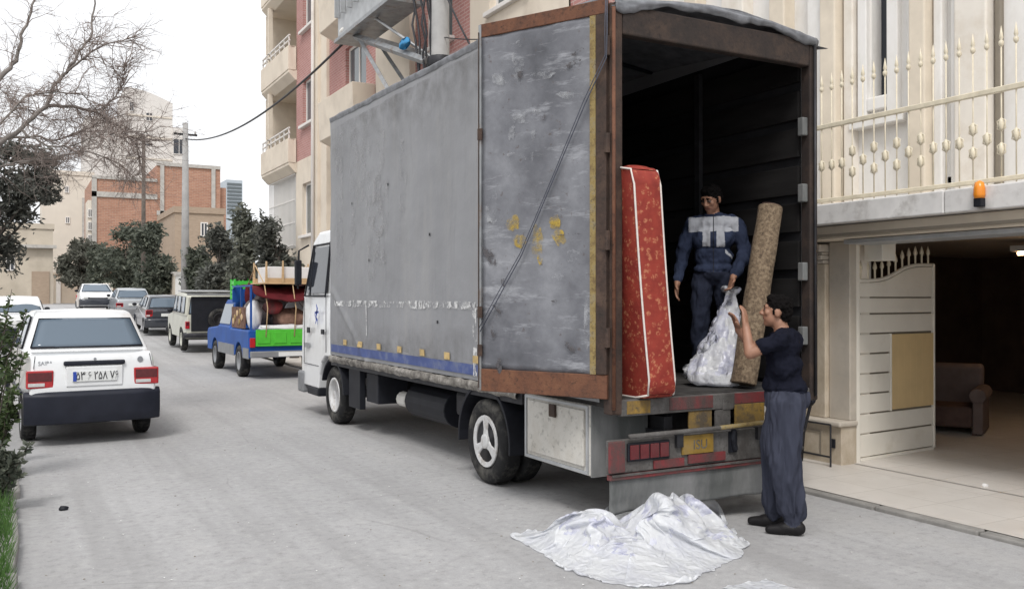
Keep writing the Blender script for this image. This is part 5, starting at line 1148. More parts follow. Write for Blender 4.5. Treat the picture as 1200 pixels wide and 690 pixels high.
# filled plastic bag in the truck
bgp = thing('plastic_bag', 'bulging translucent white plastic bag of bedding held by the neck', 'bag', (5.12, 5.80, BZ + .005))
N0 = Vector((5.465, 6.00, 1.76)) - Vector(bgp.location); mb = MB(); rings = []
prof_b = [(0, .10, .12), (.0, .21, .15), (.05, .265, .165), (.14, .27, .16), (.26, .235, .15), (.40, .18, .13), (.56, .13, .11), (.72, .09, .08), (.85, .06, .05), (.93, .03, .03), (.97, .05, .045), (1.04, .085, .06)]
for k, (t, rx, ry) in enumerate(prof_b):
    c = Vector((N0.x * t ** .9, N0.y * t, N0.z * t + (.02 if k else 0))); ring = []
    for j in range(40):
        a = 2 * math.pi * j / 40; w_ = 1 + .13 * ridged((math.cos(a) * 1.5, math.sin(a) * 1.5, t * 3), 2.2); ring.append(c + Vector((math.cos(a) * rx * C_, -math.cos(a) * rx * S_, 0)) * w_ + Vector((S_ * ry * math.sin(a), C_ * ry * math.sin(a), 0)) * w_)
    rings.append(ring)
mb.loft(rings); ob = mb.build('bag', ['film_blue', 'film'], bgp, smooth=True, sub=2)
ob.data = bpy.data.meshes.new_from_object(ob.evaluated_get(bpy.context.evaluated_depsgraph_get())); ob.modifiers.clear()
for v in ob.data.vertices: v.co += Vector((1, 1, .5)).normalized() * .0 + v.normal * (.035 * (ridged(v.co, 5) - .6) + .02 * (ridged(v.co, 11) - .6)) * min(1, v.co.z * 8 + .3)
for p_ in ob.data.polygons: p_.material_index = 1 if nz(p_.center, 4.0, 3) > .0 or p_.center.z < .1 else 0
# ---------------------------------------------------------------- cars; local y forward, rear bumper near y=0, x centred
def arch(yc, zc, r, z0, n=10):                        # points of a wheel arch walked rear to front
    a0 = math.asin(max(-1, min(1, (z0 - zc) / r))); return [(yc - r * math.cos(t), zc + r * math.sin(t)) for t in [a0 + (math.pi - 2 * a0) * k / n for k in range(n + 1)]]
def car(name, label, X, Y, sp, paint, rz=0, cat='car', plate_txt=None, detail=True):
    z0 = gz(Y + sp['L'] / 2); t = thing(name, label, cat, (X, Y, z0), rz)
    slope = math.atan((gz(Y + sp['L']) - gz(Y)) / sp['L']); t.rotation_euler = (slope, 0, rz)
    hw = sp['W'] / 2; L = sp['L']; wr = sp['wr']; za = wr - .01; ar = wr + .06; zb = sp['zb']
    low = [(y, zb) for y, _ in ((sp['prof'][0][0] + .02, 0),)]
    poly = [(sp['prof'][0][0] + .05, zb)] + arch(sp['ry'], za, ar, zb) + arch(sp['fy'], za, ar, zb) + [(sp['prof'][-1][0] - .05, zb)] + sp['prof'][::-1]
    xs = [(-1, .955), (-.97, 1), (-.5, 1.0), (.5, 1.0), (.97, 1), (1, .955)]; mb = MB(); rings = []; zm = sp.get('zm', .62)
    for fx, q in xs:
        ring = []
        for (y, z) in poly:
            u = (y / L - .5) * 2; wid = 1 - .07 * abs(u) ** 4 - .06 * max(0, (z - zm) / .5) - .03 * max(0, (zm - z) / .4)
            yy = y if z < zb + .001 or q == 1 else L / 2 + (y - L / 2) * (.985 if abs(u) > .9 else 1); zz = z if q == 1 or z < .6 else z - .02
            if abs(fx) == .5 and abs(u) > .93: yy = y + (.03 if u > 0 else -.03) * .6
            ring.append((fx * hw * wid, yy, zz))
        rings.append(ring)
    mb.loft(rings); body = mb.build('body', paint, t, bevel=.035, seg=3)
    for p_ in body.data.polygons: p_.use_smooth = True
    body.modifiers.new('w', 'WEIGHTED_NORMAL')
    # greenhouse
    gp = sp['house']; bw_, tw = hw * sp.get('bwf', .93), hw * sp.get('twf', .74); zl, zh = gp[0][1], max(p_[1] for p_ in gp)
    def gxw(z): return bw_ + (tw - bw_) * min(1, max(0, (z - zl) / (zh - zl)))
    mb = MB(); rings = []
    for fx, q in ((-1, .97), (-.93, 1), (0, 1.0), (.93, 1), (1, .97)):
        rings.append([(fx * gxw(z), (sum(p_[0] for p_ in gp) / len(gp)) + (y - sum(p_[0] for p_ in gp) / len(gp)) * (q if z > zl + .05 else 1) + (0 if fx else 0), z + (.018 if fx == 0 and z > zh - .2 else 0) - (.02 if q < 1 and z > zh - .1 else 0)) for y, z in gp])
    mb.loft(rings); roof = mb.build('roof', sp.get('roofpaint', paint), t, bevel=.03, seg=3)
    for p_ in roof.data.polygons: p_.use_smooth = True
    # windows: panes set over the pillars; rear, front, side
    def pane(nm, pts, off, mat='car_glass'):
        P_ = [Vector(p_) for p_ in pts]; nrm = (P_[1] - P_[0]).cross(P_[2] - P_[0]).normalized()
        c = sum(P_, Vector()) / 4
        if nrm.dot(c - Vector((0, L / 2, zl))) < 0: nrm = -nrm
        mb = MB(); n1, n2 = 10, 8
        mb.grid(lambda u, v: P_[0].lerp(P_[1], u).lerp(P_[3].lerp(P_[2], u), v) + nrm * (off + .012 * math.sin(u * math.pi)), n1, n2); g_ = mb.build(nm, mat, t, smooth=True, thick=.008)
        sl_ = MB(); sl_.tube([p_ + nrm * (off + .002) for p_ in P_] + [P_[0] + nrm * (off + .002)], .011, 5); sl_.build('seal', 'black_plastic', g_, smooth=True)
        return g_
    (ra, rb), (fa, fb) = sp['rw'], sp['fw']            # rear glass bottom/top, front glass bottom/top (y,z)
    i_ = sp.get('rin', .08)
    pane('rear_window', [(-gxw(ra[1]) + i_, *ra), (gxw(ra[1]) - i_, *ra), (gxw(rb[1]) - i_ - .01, *rb), (-gxw(rb[1]) + i_ + .01, *rb)], .012)
    pane('windscreen', [(-gxw(fa[1]) + .07, *fa), (gxw(fa[1]) - .07, *fa), (gxw(fb[1]) - .09, *fb), (-gxw(fb[1]) + .09, *fb)], .012)
    for s in (-1, 1):
        for (a, b_, c, d) in sp['sw']: pane('side_window', [(s * gxw(a[1]), *a), (s * gxw(b_[1]), *b_), (s * gxw(c[1]), *c), (s * gxw(d[1]), *d)], .010)
    for s in (-1, 1):
        for y in (sp['ry'], sp['fy']): wheel(t, (s * (hw - .10), y, wr), wr, .175, s, 'car', sp.get('rimmat', 'rim_silver'))
    ub = MB(); ub.box(-hw + .25, hw - .25, .3, L - .3, zb - .02, zb + .2); ub.build('underbody', 'black_plastic', t)
    for y in (sp['ry'], sp['fy']): MB().box(-hw + .06, hw - .06, y - ar - .02, y + ar + .02, wr, wr + .37).build('wheel_well', 'black_plastic', t)
    # bumpers
    z1, z2 = sp['bump']; y = sp['prof'][0][0]
    def bumper(nm, y0, dy, mat):
        mb = MB(); n = 12; rings = []
        for k in range(n + 1):
            u = -1 + 2 * k / n; yy = y0 + dy * (1 - abs(u) ** 5 * 1.2); x = u * hw * 1.005
            rings.append([(x, yy - dy * .25, z1), (x, yy, z1 + (z2 - z1) * .30), (x, yy, z2 - .04), (x, yy - dy * .5, z2), (x, y0 - dy * 1.3, z2), (x, y0 - dy * 1.3, z1)])
        mb.loft(rings); o_ = mb.build(nm, mat, t, bevel=.02, seg=3); o_.data.polygons.foreach_set('use_smooth', [True] * len(o_.data.polygons)); o_.modifiers.new('w', 'WEIGHTED_NORMAL'); return o_
    bumper('rear_bumper', y, -.09, sp.get('bmat', 'black_plastic')); bumper('front_bumper', sp['prof'][-1][0], .09, sp.get('bmat', 'black_plastic'))
    for s in (-1, 1):
        x0, x1, za_, zb_ = sp['tail']; yk = sp['tail_y']
        mb = MB(); mb.box(min(s * x0, s * x1), max(s * x0, s * x1), yk - .02, yk + .14, za_, zb_); tl_ = mb.build('tail_light', 'red_lens', t, bevel=.012)
        MB().box(min(s * x0, s * x1) + .02, max(s * x0, s * x1) - .10, yk - .026, yk - .0205, za_ + .02, za_ + (zb_ - za_) * .30).build('reverse_lens', 'clear_lens', tl_, bevel=.004)
        MB().box(min(s * x0, s * x1) + .02, max(s * x0, s * x1) - .02, yk - .026, yk - .0205, za_ + (zb_ - za_) * .40, zb_ - .02).build('brake_lens', 'red_lens_dark', tl_, bevel=.004)
        MB().box(s * hw * .62 - .14, s * hw * .62 + .14, sp['prof'][-1][0] - .1, sp['prof'][-1][0] + .02, .56, .70).build('headlight', 'clear_lens', t, bevel=.02)
        ym = sp['fw'][0][0] - .25; mb = MB(); mb.ball((s * (hw + .08), ym, zl + .10), (.09, .05, .065), 10, 8); mb.build('mirror', 'black_plastic', t, smooth=True)
    return t, body, gxw
# --- white sedan, boxy, seen from behind
sp = dict(L=3.95, W=1.60, wr=.275, ry=.80, fy=3.15, zb=.27, zm=.60, bump=(.245, .60), bmat='bumper_blue_black', rin=.06, twf=.75, bwf=.955,
    prof=[(.03, .30), (.02, .62), (.05, .90), (.10, .985), (.18, 1.005), (.72, 1.02), (2.72, 1.0), (3.0, .96), (3.75, .82), (3.90, .74), (3.95, .45), (3.93, .30)],
    house=[(.55, .98), (.90, 1.38), (1.02, 1.445), (1.35, 1.47), (2.0, 1.46), (2.22, 1.42), (2.95, .97)],
    rw=((.60, 1.045), (.875, 1.36)), fw=((2.90, 1.02), (2.31, 1.38)),
    sw=[((1.72, 1.02), (2.70, 1.02), (2.17, 1.37), (1.72, 1.39)), ((.98, 1.03), (1.66, 1.02), (1.66, 1.39), (1.14, 1.385))], tail=(.47, .775, .64, .83), tail_y=.03)
pr, prb, _ = car('sedan', 'white boxy sedan with dark bumpers parked at the verge', .80, 11.62, sp, 'white_paint', rz=R(3.2)); pr.scale = (.915, 1, 1.06)
MB().box(-.36, .36, -.012, .03, .875, .925).build('trunk_trim', 'bumper_blue_black', pr, bevel=.018, seg=3)
pg = MB(); pg.box(-.33, .33, -.008, .02, .645, .865); pg.build('plate_recess', 'white_paint', pr, bevel=.01)
npl = MB(); npl.box(-.26, .26, -.022, -.010, .70, .815); npl = npl.build('number_plate', 'plate_white', pr, bevel=.004)
MB().box(-.255, -.215, -.026, -.0225, .705, .81).build('plate_band', 'plate_blue', npl)
text_mesh('plate_digits', '۵۳ ۶ ۲۵۸ ۷۶', .125, 'plate_ink', npl, (.025, -.0235, .757), (R(90), 0, 0), .0015, sx=.8, bold=.0012)
text_mesh('trunk_lettering', 'SAIPA', .065, 'letter_grey', pr, (-.56, .045, .905), (R(83), 0, 0), .003)
MB().lathe([(.035, 0), (.035, .006), (.025, .008)], 'y', (.55, .036, .92), 16).build('trunk_emblem', 'letter_grey', pr)
MB().lathe([(.018, 0), (.018, .012)], 'y', (0, -.022, .94), 12).build('trunk_lock', 'letter_grey', pr)
gp_ = MB()
for a, b_ in (((-.70, .055, .60), (-.70, .055, .985)), ((.70, .055, .60), (.70, .055, .985))): gp_.tube([(a[0] * .99, a[1] - .03, a[2] + .25), (b_[0] * .96, b_[1] + .03, b_[2])], .004, 4)
gp_.build('trunk_gap', 'black_plastic', pr)
for y in (1.70, .93, 2.78): MB().tube([(-.798, y, .36), (-.795, y, .62), (-.765, y, 1.0)], .0045, 4).build('door_gap', 'black_plastic', pr)
for y in (1.05, 1.85): MB().box(-.80, -.772, y, y + .16, .86, .895).build('door_handle', 'black_plastic', pr, bevel=.008)
MB().box(-.812, -.79, .45, 3.5, .54, .585).build('side_trim', 'bumper_blue_black', pr, bevel=.006)
MB().box(.18, .34, .02, .10, .235, .275).build('exhaust_tip', 'galv', pr, bevel=.01)
MB().box(-.10, .10, 1.55, 1.60, 1.05, 1.25).build('parcel_light', 'dark_glass', pr)
# --- dark hatchback
sh = dict(L=3.85, W=1.66, wr=.29, ry=.68, fy=3.1, zb=.24, bump=(.28, .60), bmat='dark_car', rimmat='rim_silver', twf=.72,
    prof=[(.06, .30), (.03, .62), (.06, .88), (.14, .96), (.4, .97), (2.75, .98), (3.1, .94), (3.7, .78), (3.85, .62), (3.85, .30)],
    house=[(.10, .94), (.42, 1.36), (.60, 1.43), (1.4, 1.46), (2.1, 1.42), (3.0, .95)], rw=((.145, 1.0), (.405, 1.35)), fw=((2.95, .99), (2.23, 1.36)),
    sw=[((1.6, 1.0), (2.6, 1.0), (2.05, 1.36), (1.6, 1.38)), ((.65, 1.02), (1.54, 1.0), (1.54, 1.38), (.85, 1.36))], tail=(.55, .80, .66, .92), tail_y=.05)
t_, b_, _ = car('hatchback', 'dark blue hatchback parked ahead of the beige off roader', 5.05, 36.5, sh, 'dark_car')
MB().box(-.25, .25, -.0, .035, .68, .79).build('number_plate', 'plate_white', t_)
# --- silver saloon in front of it
ss = dict(sp); ss['bmat'] = 'grey_dusty'
t_, b_, _ = car('sedan', 'silver sedan parked ahead of the dark hatchback', 4.75, 45.0, ss, 'silver_car')
MB().box(-.25, .25, -.02, .02, .70, .81).build('number_plate', 'plate_white', t_)
# --- white hatch coming towards the camera, far up the street
t_, b_, _ = car('hatchback', 'small white car far up the street facing this way', 3.55, 53.5, sh, 'white_paint', rz=R(180))
MB().box(-.25, .25, 3.86, 3.90, .42, .53).build('number_plate', 'plate_white', t_); MB().box(-.45, .45, 3.84, 3.88, .56, .66).build('grille', 'black_plastic', t_)
# --- white saloon parked on the left, beyond the boxy sedan
s3 = dict(sp); s3['house'] = [(y, z + (.06 if z > 1.1 else 0)) for y, z in sp['house']]
t_, b_, _ = car('sedan', 'white sedan parked on the left well beyond the boxy sedan', .02, 32.0, s3, 'white_paint')
MB().box(-.25, .25, -.02, .02, .70, .81).build('number_plate', 'plate_white', t_)
# --- beige off-roader with spare wheel
so = dict(L=3.9, W=1.62, wr=.35, ry=.75, fy=3.05, zb=.40, zm=.8, bump=(.42, .58), bmat='dark_steel', rimmat='beige_car', twf=.88, bwf=.97, roofpaint='beige_car',
    prof=[(.05, .46), (.04, .9), (.06, 1.12), (.5, 1.13), (2.6, 1.12), (2.75, 1.10), (3.75, 1.02), (3.88, .95), (3.9, .5)],
    house=[(.06, 1.08), (.10, 1.66), (.22, 1.74), (1.2, 1.77), (2.1, 1.74), (2.25, 1.68), (2.62, 1.08)], rw=((.075, 1.14), (.10, 1.62)), fw=((2.55, 1.14), (2.28, 1.62)), rin=.10,
    sw=[((1.75, 1.16), (2.42, 1.16), (2.15, 1.62), (1.75, 1.64)), ((1.0, 1.16), (1.68, 1.16), (1.68, 1.64), (1.0, 1.64)), ((.2, 1.16), (.92, 1.16), (.92, 1.64), (.25, 1.64))], tail=(.66, .78, .70, .92), tail_y=.03)
t_, b_, _ = car('off_roader', 'old beige off roader with dark open back parked beyond the blue pickup', 5.18, 28.3, so, 'beige_car')
MB().box(-.62, .70, .0, .055, .62, 1.66).build('rear_door', 'black_plastic', t_, bevel=.02); o = wheel(t_, (.18, -.10, .98), .33, .2, -1, 'car', 'dark_steel'); o.rotation_euler = (0, 0, R(90)); o.name = 'spare_wheel'
MB().box(-.75, .75, -.1, 0, 1.70, 1.76).build('raised_tailgate', 'grey_dusty', t_, bevel=.01); MB().box(-.7, .7, .3, 2.0, 1.79, 1.83).build('roof_rack', 'galv', t_, bevel=.01)
# --- blue pickup with household load
pz = dict(L=4.75, W=1.68, wr=.345, ry=1.05, fy=3.75)
PU = thing('pickup', 'blue pickup truck with green tailgate loaded high with household goods', 'pickup', (5.08, 19.15, 0))
hw = .84; wr = .345; zb = .46; poly = [(.05, zb)] + arch(1.05, wr, .42, zb) + arch(3.75, wr, .42, zb) + [(4.68, zb), (4.72, .9), (4.60, .98), (3.35, 1.05), (3.30, 1.08), (1.98, 1.08), (1.95, 1.04), (.05, 1.04)]
mb = MB(); mb.loft([[(x, y, z - (.0 if abs(x) < .83 else .015)) for y, z in poly] for x in (-hw, -hw + .03, hw - .03, hw)]); bd = mb.build('body', 'blue_paint', PU, bevel=.025, seg=3)
gl = MB(); gl.box(-hw - .006, -hw + .02, 1.5, 3.3, zb - .02, .68); gl.build('lower_panel', 'grey_dusty', PU); MB().box(-hw - .006, -hw + .02, .06, .60, zb - .02, .66).build('lower_panel', 'grey_dusty', PU)
hp = [(2.0, 1.06), (2.04, 1.60), (2.15, 1.68), (2.95, 1.68), (3.08, 1.62), (3.42, 1.05)]
mb = MB(); mb.loft([[(x * (1 - .13 * max(0, z - 1.06) / .6), y, z) for y, z in hp] for x in (-.80, -.76, .76, .80)]); mb.build('cab_roof', 'blue_paint', PU, bevel=.03, seg=3)
for s in (-1, 1):
    mb = MB(); f = lambda z: s * .81 * (1 - .13 * max(0, z - 1.06) / .6); mb.add([(f(1.12), 2.12, 1.12), (f(1.12), 3.30, 1.12), (f(1.58), 3.04, 1.58), (f(1.58), 2.14, 1.58)], [(0, 1, 2, 3)]); mb.build('side_window', 'car_glass', PU, thick=.01)
mb = MB(); mb.add([(-.66, 1.995, 1.15), (.66, 1.995, 1.15), (.60, 2.02, 1.56), (-.60, 2.02, 1.56)], [(0, 1, 2, 3)]); mb.build('rear_window', 'car_glass', PU, thick=.01)
for s in (-1, 1):
    for y in (1.05, 3.75): wheel(PU, (s * (hw - .10), y, wr), wr, .20, s, 'car', 'grey_dusty', 'tyre')
tgp = MB(); tgp.box(-.70, .72, -.005, .04, .70, 1.05); tgp.build('tailgate', 'green_panel', PU, bevel=.012)
for k in range(4): MB().box(-.66 + k * .34, -.40 + k * .34, -.02, -.004, .76, 1.0).build('tailgate_rib', 'green_panel', PU, bevel=.008)
MB().box(-.82, .82, -.09, .05, .47, .60).build('rear_bumper', 'grey_dusty', PU, bevel=.02)
for s in (-1, 1): MB().box(s * .765 - .055, s * .765 + .055, .0, .08, .68, .88).build('tail_light', 'red_lens', PU, bevel=.01)
MB().box(-.25, .25, -.1, -.088, .49, .58).build('number_plate', 'plate_white', PU)
# painted headboard and roof rail over the cab
MB().box(-.80, .80, 1.86, 1.90, 1.62, 1.92).build('head_board', 'blue_paint', PU, bevel=.01)
for k in range(6): MB().prism([(-.8 + k * .27, 1.92), (-.56 + k * .27, 1.92), (-.68 + k * .27, 2.02)], 'y', 1.865, 1.895).build('head_board_crest', 'blue_paint', PU)
for x in (-.78, .78):
    for y in (.08, 1.0): MB().box(x - .02, x + .02, y, y + .04, 1.04, 1.95).build('rack_post', 'blue_paint', PU)
for x in (-.78, .78): MB().box(x - .02, x + .02, .06, 1.9, 1.955, 1.99).build('rack_rail', 'blue_paint', PU)
mb = MB(); mb.grid(lambda u, v: (-.845 - .004, .6 + .9 * u, 1.1 + .5 * v), 3, 3); 
MB().box(-.82, -.79, .55, 1.85, 1.06, 1.52).build('side_board', 'brown_bundle', PU); 
for k, (y, z) in enumerate(((.8, 1.3), (1.05, 1.2), (1.25, 1.38), (1.5, 1.28), (1.65, 1.2), (.95, 1.42))): MB().ball((-.825, y, z), (.012, .11, .075), 10, 6).build('painted_flower', 'plate_yellow' if k % 2 else 'wood_pale', PU, smooth=True)
PO = Vector(PU.location)
def crumple(name, label, cat, c, r, mat, seed, amp=.25):
    mb = MB(); mb.ball(c, r, 22, 14); c = Vector(c)
    mb.v = [tuple(Vector(v) + (Vector(v) - c) * amp * nz(Vector(v) * 1.0 + Vector((seed, 0, 0)), 3.5, 4)) for v in mb.v]; mb.v = [(v[0], v[1], max(v[2], c.z - r[2] * .9)) for v in mb.v]
    return tag(mb.build(name, mat, smooth=True), label, cat)
crumple('bundle', 'white sack slumped on the pickup side board', 'sack', PO + Vector((-.62, .50, 1.34)), (.17, .24, .34), 'bag_white', 3)
crumple('bundle', 'brown blanket bundle in the pickup bed', 'bundle', PO + Vector((.15, .45, 1.25)), (.42, .35, .24), 'brown_bundle', 5)
crumple('bundle', 'pale grey bedding bundle behind the brown blanket', 'bundle', PO + Vector((.45, .8, 1.50)), (.36, .3, .22), 'bag_white', 7)
crumple('bundle', 'rumpled pale cloth lying along the green tailgate', 'cloth', PO + Vector((.02, .14, 1.08)), (.66, .12, .08), 'bag_white', 9, .4)
crumple('bundle', 'multicoloured clothes heap against the pickup cab', 'clothes heap', PO + Vector((-.1, 1.35, 1.38)), (.6, .4, .42), 'cloth_mixed', 11, .35)
crumple('bundle', 'crumpled red cloth draped on the blue head board', 'cloth', PO + Vector((-.45, 1.80, 1.78)), (.10, .10, .28), 'maroon', 13, .35)
crumple('bundle', 'striped grey quilt roll on the right side of the pickup load', 'quilt', PO + Vector((.55, .35, 1.62)), (.22, .26, .20), 'cloth_mixed', 17, .3)
crumple('bundle', 'small red bundle wedged under the pickup rack', 'bundle', PO + Vector((-.28, .35, 1.52)), (.20, .22, .16), 'red_worn', 19, .35)
rpb = MB()
for x in (-.5, .1, .6): rpb.tube([PO + Vector((x, -.03, .9)), PO + Vector((x + .05, .02, 1.5)), PO + Vector((x, .1, 2.0)), PO + Vector((x - .03, .8, 2.42)), PO + Vector((x, 1.7, 2.0))], .012, 5)
tag(rpb.build('lashing_rope', 'wood_pale', smooth=True), 'pale ropes lashing the pickup load together', 'rope')
mb = MB()                                            # maroon blanket slung under the table
mb.grid(lambda u, v: (PO.x - .74 + 1.52 * u, PO.y - .02 + 1.4 * v, 1.995 + .0 - (.36 * (1 - v) ** 3 + .05 * nz((u * 4, v * 4, 0), 1)) * (.5 + .5 * math.sin(u * math.pi))), 24, 20); tag(mb.build('blanket', 'maroon', smooth=True, thick=.02), 'dark red blanket hanging over the back of the pickup load', 'blanket')
tb_ = thing('upturned_table', 'white topped wooden table lying upside down on the pickup rack', 'table', PO + Vector((.12, .62, 2.01)), R(2))
MB().box(-.66, .70, -.55, .55, .0, .03).build('table_top', 'wood_pale', tb_, bevel=.006); 
ap_ = MB(); ap_.box(-.60, .64, -.50, -.47, .031, .13); ap_.box(-.60, .64, .47, .50, .031, .13); ap_.build('apron', 'wood_pale', tb_)
for sx in (-.60, .62):
    for sy in (-.50, .48):
        mb = MB(); mb.prism([(sx - .025, .03), (sx + .03, .03), (sx + .015, .48), (sx - .012, .48)], 'y', sy - .02, sy + .03); mb.build('leg', 'wood_pale', tb_, bevel=.005)
MB().prism([(-.28, .03), (-.22, .03), (-.235, .5), (-.265, .5)], 'y', -.53, -.5).build('leg', 'wood_pale', tb_, bevel=.005)
wb = MB(); wb.box(-.62, .40, -.44, .44, .0, .34); wo = wb.build('white_box', 'board_white', None, bevel=.015); wo.location = PO + Vector((.10, .62, 2.043)); tag(wo, 'long white carton lying between the legs of the upturned table', 'carton'); wo.rotation_euler = (0, 0, R(2))
gc = thing('green_crate', 'bright green slatted plastic crate on top of the pickup cab', 'crate', PO + Vector((-.42, 2.35, 1.69)))
for k in range(4):
    z = .02 + k * .105; mb = MB(); 
    for a in ((-.28, .28, -.2, -.18), (-.28, .28, .18, .2), (-.28, -.26, -.18, .18), (.26, .28, -.18, .18)): mb.box(*a, z, z + .085)
    mb.build('slat_ring', 'green_crate', gc)
for sx in (-.27, .27):
    for sy in (-.19, .19): MB().box(sx - .02, sx + .02, sy - .02, sy + .02, 0, .46).build('corner_post', 'green_crate', gc)
MB().box(-.27, .27, -.19, .19, -.005, .015).build('base', 'green_crate', gc)
mb = MB()
for i in range(90):
    a = Vector((rng.uniform(-.3, .3), rng.uniform(-.2, .2), rng.uniform(.1, .46))); d = Vector((rng.gauss(0, 1), rng.gauss(0, 1), rng.gauss(.3, .7))).normalized() * rng.uniform(.06, .14); sd = d.cross(Vector((0, 0, 1))).normalized() * .02; mb.add([a - sd, a + sd, a + d], [(0, 1, 2)])
mb.build('leafy_filling', 'green_crate', gc, fix=False)['kind'] = 'stuff'
# ---------------------------------------------------------------- people: one continuous body from tapered limbs, voxel-fused
def person(name, label, loc, yaw, prims, mats, rules=None, vox=.0075, fold=None):
    """prims: ('c',a,b,ra,rb,mat) tapered limb or ('e',c,(rx,ry,rz),mat[,rot]) ellipsoid, in local metres, +y forward"""
    mb = MB()
    for p_ in prims:
        if p_[0] == 'c':
            a, b_, ra, rb = Vector(p_[1]), Vector(p_[2]), p_[3], p_[4]; d = (b_ - a); n = max(2, int(d.length / .03)); dn = d.normalized()
            pts = [a - dn * ra * .9, a - dn * ra * .6] + [a.lerp(b_, k / n) for k in range(n + 1)] + [b_ + dn * rb * .6, b_ + dn * rb * .9]; rs = [ra * .42, ra * .8] + [ra + (rb - ra) * k / n for k in range(n + 1)] + [rb * .8, rb * .42]
            mb.tube(pts, rs, 14)
        else: mb.ball(p_[1], p_[2], 18, 12, p_[4].to_matrix() if len(p_) > 4 else None)
    me = bpy.data.meshes.new('tmp'); me.from_pydata([tuple(v) for v in mb.v], [], mb.f); o = bpy.data.objects.new('tmp', me); COL.objects.link(o)
    bm = bmesh.new(); bm.from_mesh(me); bmesh.ops.recalc_face_normals(bm, faces=bm.faces); bm.to_mesh(me); bm.free()
    md = o.modifiers.new('r', 'REMESH'); md.mode = 'VOXEL'; md.voxel_size = vox; md.use_smooth_shade = True
    md = o.modifiers.new('s', 'SMOOTH'); md.factor = .5; md.iterations = 3
    bme = bpy.data.meshes.new_from_object(o.evaluated_get(bpy.context.evaluated_depsgraph_get())); bpy.data.objects.remove(o)
    V = np.empty(len(bme.vertices) * 3, 'f'); bme.vertices.foreach_get('co', V); V = V.reshape(-1, 3)
    Fi = np.array([list(p_.vertices)[:4] if len(p_.vertices) > 3 else list(p_.vertices) + [p_.vertices[0]] for p_ in bme.polygons]); FC = V[Fi].mean(1)
    def assign(P_):
        best = np.full(len(P_), 1e9); idx = np.zeros(len(P_), int)
        for p_ in prims:
            if p_[0] == 'c':
                a, b_ = np.array(p_[1]), np.array(p_[2]); d = b_ - a; t = np.clip(((P_ - a) @ d) / (d @ d), 0, 1); ds = np.linalg.norm(P_ - a - t[:, None] * d, axis=1) - (p_[3] + (p_[4] - p_[3]) * t); mi = p_[5]
            else:
                Q = P_ - np.array(p_[1]); 
                if len(p_) > 4: Q = Q @ np.array(p_[4].to_matrix())
                r_ = np.array(p_[2]); ds = (np.linalg.norm(Q / r_, axis=1) - 1) * r_.min(); mi = p_[3]
            k = ds < best; best[k] = ds[k]; idx[k] = mi
        return idx
    vi = assign(V); N = np.empty(len(V) * 3, 'f'); bme.vertex_normals.foreach_get('vector', N) if hasattr(bme, 'vertex_normals') else bme.vertices.foreach_get('normal', N); N = N.reshape(-1, 3)
    if fold:
        for i in range(len(V)):
            f = fold.get(int(vi[i]))
            if f: V[i] += N[i] * f[0] * (noise.fractal(Vector((V[i][0] * f[1], V[i][1] * f[1], V[i][2] * f[2])), 1.0, 2.0, 3))
        bme.vertices.foreach_set('co', V.ravel())
    fi = assign(FC)
    if rules: fi = rules(FC, fi)
    t = thing(name, label, 'person', loc, yaw)
    for m_ in mats: bme.materials.append(MT[m_])
    bme.polygons.foreach_set('material_index', fi.astype('i')); bme.polygons.foreach_set('use_smooth', [True] * len(bme.polygons)); bme.update()
    bo = bpy.data.objects.new('body', bme); COL.objects.link(bo); bo.parent = t; return t
def hand(prims, wrist, palm_dir, finger_dir, thumb_dir, curl, mi, s=1.0):
    """palm plus five fingers; palm_dir = where the palm looks, fingers curl towards it"""
    w_ = Vector(wrist); f = Vector(finger_dir).normalized(); pn = Vector(palm_dir).normalized(); pn = (pn - f * pn.dot(f)).normalized(); th = Vector(thumb_dir); th = (th - f * th.dot(f) - pn * th.dot(pn)).normalized()
    c = w_ + f * .045 * s
    for k, off in enumerate((-.030, -.010, .010, .028)): prims.append(('c', tuple(w_ + th * off * .6), tuple(w_ + f * .085 * s + th * off), .017, .0135, mi))
    for k, (off, ln) in enumerate(((.032, .072), (.011, .080), (-.010, .074), (-.030, .058))):
        a = w_ + f * .085 * s + th * off; d = f
        for j, q in enumerate((.45, .32, .23)):
            ang = curl * (.5 + .4 * j); d = (d * math.cos(ang) + pn * math.sin(ang)).normalized(); b_ = a + d * ln * q * s; prims.append(('c', tuple(a), tuple(b_), .0100 - .0006 * j, .0092 - .0006 * j, mi)); a = b_
    a = w_ + f * .025 * s + th * .028; b_ = a + (th * .75 + f * .6 + pn * .25).normalized() * .042 * s; c_ = b_ + (f * .85 + pn * .45 + th * .2).normalized() * .032 * s
    prims += [('c', tuple(a), tuple(b_), .0145, .012, mi), ('c', tuple(b_), tuple(c_), .0115, .0095, mi)]
